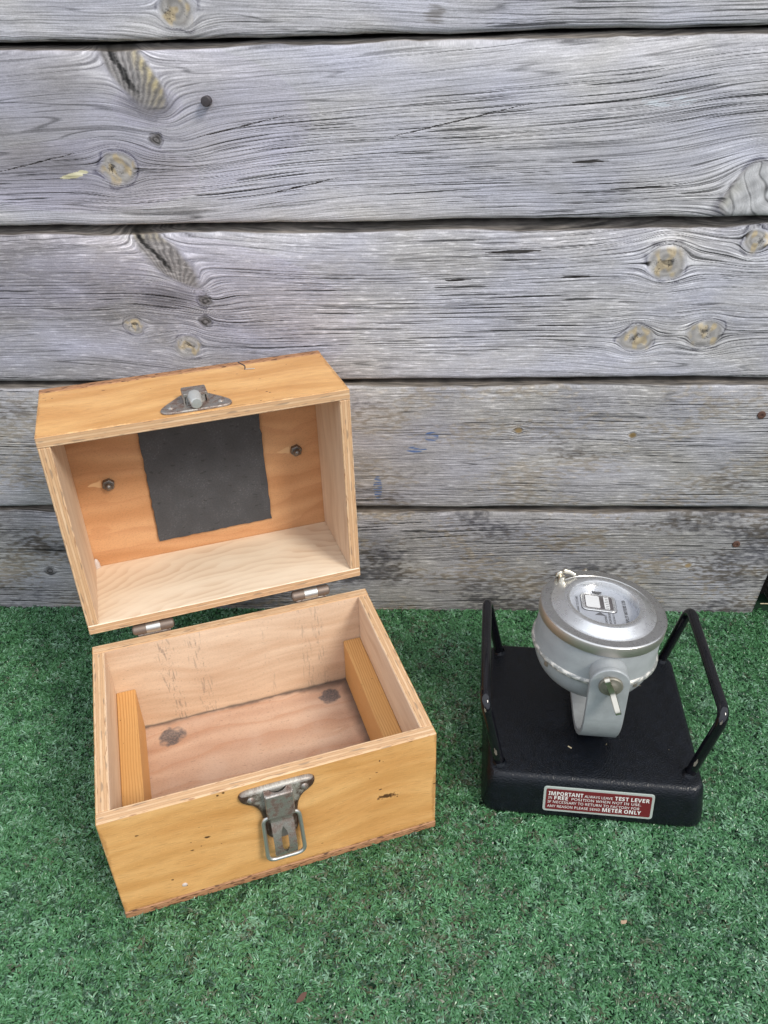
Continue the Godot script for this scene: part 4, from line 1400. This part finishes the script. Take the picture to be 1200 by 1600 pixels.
func build_meter() -> void:
	var b := holder("brake_test_meter", self, Transform3D(Basis(Vector3.UP, -0.0821), Vector3(0.1564, 0, 0.1881)))
	tag(b, "grey and silver round test meter in a bracket on a black handled base", "meter")
	part("base", rounded_block(), m.black_paint, b)
	var ph := 0.0378
	for s in [-1, 1]:
		var zf := 0.0705 if s < 0 else 0.0665
		var zb := -0.0705 if s < 0 else -0.0745
		var path := rounded([Vector3(0.0800 * s, ph - 0.003, zf), Vector3(0.0962 * s, 0.1085, zf - 0.001), Vector3(0.0962 * s, 0.1062, zb + 0.001), Vector3(0.0800 * s, ph - 0.003, zb)], 0.013, 10)
		var hd := holder("handle", b)
		hd.set_meta("label", "left black bar handle of the base" if s < 0 else "right black bar handle of the base")
		part("bar", tube(path, 0.0045, 20), m.black_gloss, hd)
		for z in [zf, zb]:
			part("weld", lathe([Vector2(0.0062, 0.0), Vector2(0.0058, 0.0010), Vector2(0.0048, 0.0022), Vector2(0.0042, 0.004)], 20), m.black_paint, hd, T(0.0803 * s, ph - 0.0004, z))
		# chipped paint: bare steel patches a hair proud of the bar
		for c in [[0.93, 0.0007, 0.005], [0.24, 0.0010, 0.009]]:
			var foot := Vector3(0.0800 * s, ph, zf)
			var head := Vector3(0.0962 * s, 0.1085, zf - 0.001)
			var p := foot.lerp(head, c[0])
			var out_dir := Vector3(-0.25 if s < 0 else -0.55, 0.15, 1).normalized()
			var pl := []
			for k in 12:
				var g := TAU * k / 12
				pl.append(Vector2(cos(g) * c[1] * (1 + 0.3 * sin(k * 2.3)), sin(g) * c[2] * 0.5 * (1 + 0.25 * cos(k * 1.7))))
			var up := (head - foot).normalized()
			var zz := (out_dir - up * out_dir.dot(up)).normalized()
			part("paint_chip", cut_plate(pl, 0.0003, 0.0001), m.bare_steel, hd, Transform3D(Basis(up.cross(zz), up, zz), p + zz * 0.0044))
	# nameplate on the sloping front
	var tilt := -atan2(0.0055, 0.0295)
	var np := holder("nameplate", b, Transform3D(Basis(Vector3.RIGHT, tilt), Vector3(0.0042, 0.0005 + 0.0172 * cos(tilt), 0.0905 - 0.0172 * sin(-tilt) + 0.0004)))
	var w := 0.0925
	var h := 0.0262
	part("label_frame", cut_plate(rect_outline(-w / 2, -h / 2, w / 2, h / 2, 0.0032), 0.0008, 0.0003), m.label_frame, np)
	part("label_field", cut_plate(rect_outline(-w / 2 + 0.0022, -h / 2 + 0.0022, w / 2 - 0.0022, h / 2 - 0.0022, 0.0016), 0.0011, 0.0001), m.label_red, np)
	var rows := [
		["IMPORTANT", true, 0.045, 0.36, 0.255, 0.150], ["ALWAYS LEAVE", false, 0.372, 0.625, 0.275, 0.098], ["TEST LEVER", true, 0.645, 0.957, 0.255, 0.150],
		["IN", false, 0.045, 0.078, 0.435, 0.098], ["FREE", true, 0.10, 0.225, 0.425, 0.145], ["POSITION WHEN NOT IN USE.", false, 0.257, 0.885, 0.435, 0.098],
		["IF NECESSARY TO RETURN TO FACTORY FOR", false, 0.042, 0.875, 0.60, 0.098],
		["ANY REASON PLEASE SEND", false, 0.042, 0.525, 0.775, 0.098], ["METER ONLY", true, 0.545, 0.893, 0.76, 0.150]]
	for r in rows:
		lettering("lettering", r[0], r[1], -w / 2 + w * r[2], -w / 2 + w * r[3], h / 2 - h * r[4], h * r[5], m.label_text, np, T(0, 0, 0.0011))
	# U bracket: arms in front and behind, curved under
	var prof := []
	var rc := 0.056
	var zo := 0.066
	var bot := 0.0400
	var th := 0.0046
	prof.append([Vector2(zo, 0.1340), Vector2(1, 0)])
	for k in 19:
		var g := PI / 2 * k / 18
		prof.append([Vector2(zo - rc + rc * cos(g), bot + rc - rc * sin(g)), Vector2(cos(g), -sin(g))])
	for k in range(18, -1, -1):
		var g := PI / 2 * k / 18
		prof.append([Vector2(-(zo - rc + rc * cos(g)), bot + rc - rc * sin(g)), Vector2(-cos(g), -sin(g))])
	prof.append([Vector2(-zo, 0.1340), Vector2(-1, 0)])
	var br := SurfaceTool.new()
	br.begin(Mesh.PRIMITIVE_TRIANGLES)
	var hw := 0.0160
	var xo := 0.0020
	for k in prof.size() - 1:
		var q0: Vector2 = prof[k][0]
		var q1: Vector2 = prof[k + 1][0]
		var n0: Vector2 = prof[k][1]
		var n1: Vector2 = prof[k + 1][1]
		var f := func(q: Vector2, x: float) -> Vector3: return Vector3(xo + x, q.y, q.x)
		var e := 0.0010
		for lay in [[0.0, 1.0], [th, -1.0]]:
			var a: Vector2 = q0 - n0 * lay[0]
			var c: Vector2 = q1 - n1 * lay[0]
			var na: Vector3 = Vector3(0, n0.y, n0.x) * lay[1]
			var nc: Vector3 = Vector3(0, n1.y, n1.x) * lay[1]
			var p := [f.call(a, -hw + e), f.call(a, hw - e), f.call(c, hw - e), f.call(c, -hw + e)]
			var z4 := [Vector2.ZERO, Vector2.ZERO, Vector2.ZERO]
			tri_n(br, [p[0], p[1], p[2]], [na, na, nc], z4)
			tri_n(br, [p[0], p[2], p[3]], [na, nc, nc], z4)
			for s in [-1.0, 1.0]:        # rounded arris
				var a2: Vector2 = q0 - n0 * (lay[0] + e * lay[1])
				var c2: Vector2 = q1 - n1 * (lay[0] + e * lay[1])
				var sd := Vector3(s, 0, 0)
				var r4 := [f.call(a, s * (hw - e)), f.call(c, s * (hw - e)), f.call(c2, s * hw), f.call(a2, s * hw)]
				tri_n(br, [r4[0], r4[1], r4[2]], [na, nc, sd], z4)
				tri_n(br, [r4[0], r4[2], r4[3]], [na, sd, sd], z4)
		for s in [-1.0, 1.0]:
			var sd := Vector3(s, 0, 0)
			var p := [f.call(q0 - n0 * e, s * hw), f.call(q1 - n1 * e, s * hw), f.call(q1 - n1 * (th - e), s * hw), f.call(q0 - n0 * (th - e), s * hw)]
			tri(br, p[0], p[1], p[2], sd)
			tri(br, p[0], p[2], p[3], sd)
	br.index()
	for s in [1.0, -1.0]:                # round eyes at the arm ends
		br.append_from(lathe([Vector2(0.0155, 0.0), Vector2(hw, 0.0006), Vector2(hw, th - 0.0008), Vector2(0.0152, th), Vector2(0.0, th)], 40), 0, Transform3D(Basis(Vector3(1, 0, 0), Vector3(0, 0, s), Vector3(0, -s, 0)), Vector3(xo, 0.1340, s * (zo - th + 0.0001))))
	# boss that carries the bracket on the base
	br.append_from(lathe([Vector2(0.0150, 0.0), Vector2(0.0145, 0.0030), Vector2(0.0135, 0.0036), Vector2(0, 0.0036)], 32), 0, T(xo, ph - 0.0006, 0))
	part("bracket", br.commit(), m.grey_paint, b)
	# trunnions: a washer and a wing screw on each side
	for s in [1.0, -1.0]:
		var ws := holder("wing_screw", b, Transform3D(Basis(Vector3(1, 0, 0), Vector3(0, 0, s), Vector3(0, -s, 0)), Vector3(xo + 0.0006, 0.1336, s * zo)))
		ws.set_meta("label", "wing screw at the front trunnion" if s > 0 else "wing screw at the back trunnion")
		part("washer", lathe([Vector2(0.0096, 0.0), Vector2(0.0096, 0.0018), Vector2(0.0088, 0.0026), Vector2(0.0060, 0.0028), Vector2(0.0050, 0.0036), Vector2(0.0030, 0.0044), Vector2(0, 0.0044)], 32), m.old_nickel, ws)
		var ang := 1.18 if s > 0 else -0.85
		var d := Vector3(cos(ang), 0, sin(ang))
		var sd := Vector3(-d.z, 0, d.x)
		var ear := [Vector2(-0.0135, 0.0034), Vector2(-0.0155, 0.0070), Vector2(-0.0125, 0.0094), Vector2(-0.0050, 0.0072), Vector2(0.0015, 0.0076), Vector2(0.0070, 0.0118), Vector2(0.0130, 0.0168), Vector2(0.0162, 0.0162), Vector2(0.0158, 0.0122), Vector2(0.0100, 0.0060), Vector2(0.0045, 0.0026), Vector2(-0.0040, 0.0026)]
		ear.reverse()
		part("wing", cut_plate(smooth_closed(ear, 4), 0.0044, 0.0006), m.nickel, ws, Transform3D(Basis(d, Vector3.UP, d.cross(Vector3.UP)), -d.cross(Vector3.UP) * 0.0022 + Vector3(0, 0.0008, 0)))
	# the head: everything turned about one axis, leaning a few degrees
	var ay := Vector3(0.085, 0.995, -0.030).normalized()
	var ax := (Vector3(1, 0, 0) - ay * ay.x).normalized()
	var hb := Basis(ax, ay, ax.cross(ay))
	var head := Transform3D(hb, Vector3(0.0010, 0.1595, -0.0016))
	var body := holder("meter_body", b, head)
	part("case", lathe([Vector2(0.0500, -0.0085), Vector2(0.0516, -0.0095), Vector2(0.0522, -0.0120), Vector2(0.0526, -0.0340), Vector2(0.0530, -0.0372)], 128), m.grey_paint, body)
	part("flange", lathe([Vector2(0.0526, -0.0370), Vector2(0.0542, -0.0378), Vector2(0.0549, -0.0392), Vector2(0.0549, -0.0406), Vector2(0.0541, -0.0418), Vector2(0.0510, -0.0422)], 128), m.worn_edge, body)
	var bowl := [Vector2(0.0512, -0.0420)]
	for k in 15:
		var g := PI / 2 * (k + 1) / 15
		bowl.append(Vector2(0.0512 * cos(g) if k < 14 else 0.0, -0.0435 - 0.0400 * sin(g)))
	part("bowl", lathe(bowl, 96), m.grey_paint_bowl, body)
	# bosses on the case behind the bracket eyes
	for s in [1.0, -1.0]:
		part("boss", lathe([Vector2(0.0152, 0.0), Vector2(0.0154, 0.014)], 40), m.grey_paint, b, Transform3D(Basis(Vector3(1, 0, 0), Vector3(0, 0, s), Vector3(0, -s, 0)), Vector3(xo, 0.1340, s * 0.0478)))
	# screws under the flange
	for a in [0.9, 2.55, 4.4, 5.8]:
		part("flange_screw", lathe([Vector2(0.0030, 0.006), Vector2(0.0032, 0.0), Vector2(0.0028, -0.0006), Vector2(0, -0.0006)], 14), m.bare_steel, body, T(cos(a) * 0.0492, -0.0482, sin(a) * 0.0492))
	# bezel: band, flat, raised cone, lip, inner wall
	var bz := holder("bezel", b, head)
	part("band", lathe([Vector2(0.0520, -0.0100), Vector2(0.0534, -0.0102), Vector2(0.0537, -0.0096), Vector2(0.0537, -0.0016), Vector2(0.0534, -0.0009)], 128), m.aluminium_band, bz)
	part("rim", lathe([Vector2(0.0534, -0.0009), Vector2(0.0525, -0.0001), Vector2(0.0518, 0.0), Vector2(0.0450, 0.0001), Vector2(0.0447, -0.0002), Vector2(0.0443, 0.0)], 128), m.aluminium_flat, bz)
	part("cone", lathe([Vector2(0.0443, 0.0), Vector2(0.0425, 0.0006), Vector2(0.0352, 0.0052), Vector2(0.0340, 0.0056), Vector2(0.0306, 0.0056), Vector2(0.0297, 0.0051), Vector2(0.0295, 0.0045), Vector2(0.0292, -0.0034)], 128), m.aluminium, bz)
	# small engraved words on the rim
	# dial
	var dl := holder("dial", b, head * T(0, -0.0022, 0))
	part("dial_face", lathe([Vector2(0.0294, -0.0008), Vector2(0.0294, 0.0), Vector2(0.0, 0.0)], 96), m.dial, dl)
	# reading direction runs away from the camera: text right = -z, text up = -x
	var flat := Transform3D(Basis(Vector3(0, 0, -1), Vector3(-1, 0, 0), Vector3(0, 1, 0)), Vector3(0, 0.0002, 0))
	lettering("lettering", "BRAKE TESTING", false, -0.010, 0.0135, 0.0215, 0.0020, m.ink, dl, flat)
	lettering("lettering", "METER", false, -0.003, 0.0070, 0.0168, 0.0020, m.ink, dl, flat)
	lettering("lettering", "READING", false, -0.0225, -0.0095, -0.0010, 0.0019, m.ink, dl, flat)
	lettering("lettering", "PERCENTAGE", false, -0.0235, -0.0060, -0.0045, 0.0019, m.ink, dl, flat)
	lettering("lettering", "EFFICIENCY", false, -0.0240, -0.0065, -0.0080, 0.0015, m.ink, dl, flat)
	lettering("lettering", "TAPLEY METERS LTD", true, -0.0180, 0.0150, -0.0190, 0.0028, m.ink, dl, flat)
	# window: raised rounded frame, white and black drum behind
	var lie := Transform3D(Basis(Vector3(1, 0, 0), Vector3(0, 0, -1), Vector3(0, 1, 0)), Vector3(-0.0032, 0.0002, -0.0068))
	part("window_line", cut_plate(rect_outline(-0.0152, -0.0122, 0.0152, 0.0122, 0.0052), 0.0003, 0.0001), m.ink, dl, lie)
	part("window_frame", cut_plate(rect_outline(-0.0147, -0.0117, 0.0147, 0.0117, 0.0050), 0.0010, 0.0007), m.aluminium, dl, lie)
	part("window_field", cut_plate(rect_outline(-0.0120, -0.0092, 0.0120, 0.0092, 0.0022), 0.00115, 0.0001), m.drum_black, dl, lie)
	part("scale_drum", cut_plate(rect_outline(-0.0112, -0.0084, 0.0008, 0.0084, 0.0018), 0.0014, 0.0002), m.drum_white, dl, lie).set_meta("label", "blank white drum in the dial window")
	part("scale_drum", cut_plate(rect_outline(0.0045, -0.0088, 0.0090, 0.0088, 0.0008), 0.0014, 0.0002), m.drum_white, dl, lie).set_meta("label", "numbered white drum in the dial window")
	for k in 7:
		part("scale_mark", cut_plate(rect_outline(0.0068 - (0.0018 if k % 3 == 0 else 0.0010), -0.0076 + 0.0025 * k, 0.0084, -0.0071 + 0.0025 * k, 0.0001, 1), 0.00155, 0.00002), m.ink, dl, lie)
	for s in [-1.0, 1.0]:
		var ar := [Vector2(-0.0042, -0.0167), Vector2(0.0042, -0.0167), Vector2(0.0, -0.0128)]
		if s > 0: ar = [Vector2(0.0042, 0.0152), Vector2(-0.0042, 0.0152), Vector2(0.0, 0.0116)]
		part("pointer_mark", cut_plate(ar, 0.0013 if s > 0 else 0.0003, 0.00005), m.ink, dl, lie)
	part("glass", lathe([Vector2(0.0294, 0.0014), Vector2(0.0, 0.0016)], 64), m.glass, b, head)
	# locking tab on the bezel, at the far left
	var tb := holder("test_lever", b, head * Transform3D(Basis(Vector3.UP, 0.0), Vector3(-0.0345, 0.0, -0.0345)))
	var sp := SphereMesh.new()
	sp.radius = 0.5
	sp.height = 1.0
	sp.radial_segments = 28
	sp.rings = 14
	part("lever_tab", sp, m.nickel, tb, Transform3D(Basis.from_euler(Vector3(0.35, 0.5, 0.2)) * Basis.from_scale(Vector3(0.0082, 0.0088, 0.0042)), Vector3(-0.0012, 0.0040, -0.0005)))
	part("lever_arm", tube(rounded([Vector3(0.0030, 0.0050, -0.0050), Vector3(0.0080, 0.0040, -0.0060), Vector3(0.0130, 0.0020, -0.0050)], 0.003, 5), 0.0028, 12, false, 0.8, 0.7), m.nickel, tb)
	part("lever_pivot", lathe([Vector2(0, 0.0050), Vector2(0.0026, 0.0046), Vector2(0.0032, 0.0030), Vector2(0.0032, -0.001)], 20), m.nickel, tb, T(0.0008, 0.0, 0.0030))
	build_crumbs(b)

func build_crumbs(b: Node3D) -> void:    # grass clippings dropped on the base
	var st := SurfaceTool.new()
	st.begin(Mesh.PRIMITIVE_TRIANGLES)
	for k in 10:
		var p := Vector3(rng.randf_range(-0.075, 0.075), 0.0379, rng.randf_range(-0.05, 0.075))
		if absf(p.x) < 0.02 and absf(p.z) < 0.03: continue
		var a := rng.randf() * TAU
		var l := rng.randf_range(0.0006, 0.0026)
		st.append_from(tube([p, p + Vector3(cos(a) * l, 0.0003, sin(a) * l)], 0.00016, 5), 0, Transform3D())
	for q in [[-0.020, 0.047, 0.9]]:
		var p := Vector3(q[0], 0.0381, q[1])
		st.append_from(tube([p, p + Vector3(cos(q[2]) * 0.004, 0.0006, sin(q[2]) * 0.003)], 0.0006, 6), 0, Transform3D())
	var o := part("crumbs", st.commit(), m.straw, b)
	o.set_meta("kind", "stuff")

func build_litter() -> void:
	var lf := part("leaf_scrap", cut_plate(smooth_closed([Vector2(-0.005, -0.0008), Vector2(0.0, -0.0026), Vector2(0.005, 0.0002), Vector2(0.0012, 0.0018)], 4), 0.0005, 0.0002), m.rust, self, T(-0.084, -0.0002, 0.433, Vector3(-PI / 2 + 0.25, 0.7, 0)))
	tag(lf, "small brown leaf scrap on the grass in front of the box", "leaf")
	var o := part("wood_chip", cut_plate(smooth_closed([Vector2(-0.0026, -0.0006), Vector2(0.001, -0.0016), Vector2(0.0028, 0.0004), Vector2(0.0002, 0.0008), Vector2(-0.0014, 0.0016)], 4), 0.0011, 0.0003), m.chip, self, T(0.157, 0.0008, 0.372, Vector3(-PI / 2 + 0.2, 0.4, 0)))
	tag(o, "tiny pale wood chip lying on the grass in front of the black base", "wood chip")
	var s := part("dry_straw", tube([Vector3(0, 0, 0), Vector3(0.012, 0.0008, 0.001), Vector3(0.03, 0.0005, 0.003)], 0.0006, 6), m.straw, self, T(0.386, 0.0165, 0.004))
	tag(s, "thin dry straw sticking out at the end of the lowest plank", "straw")
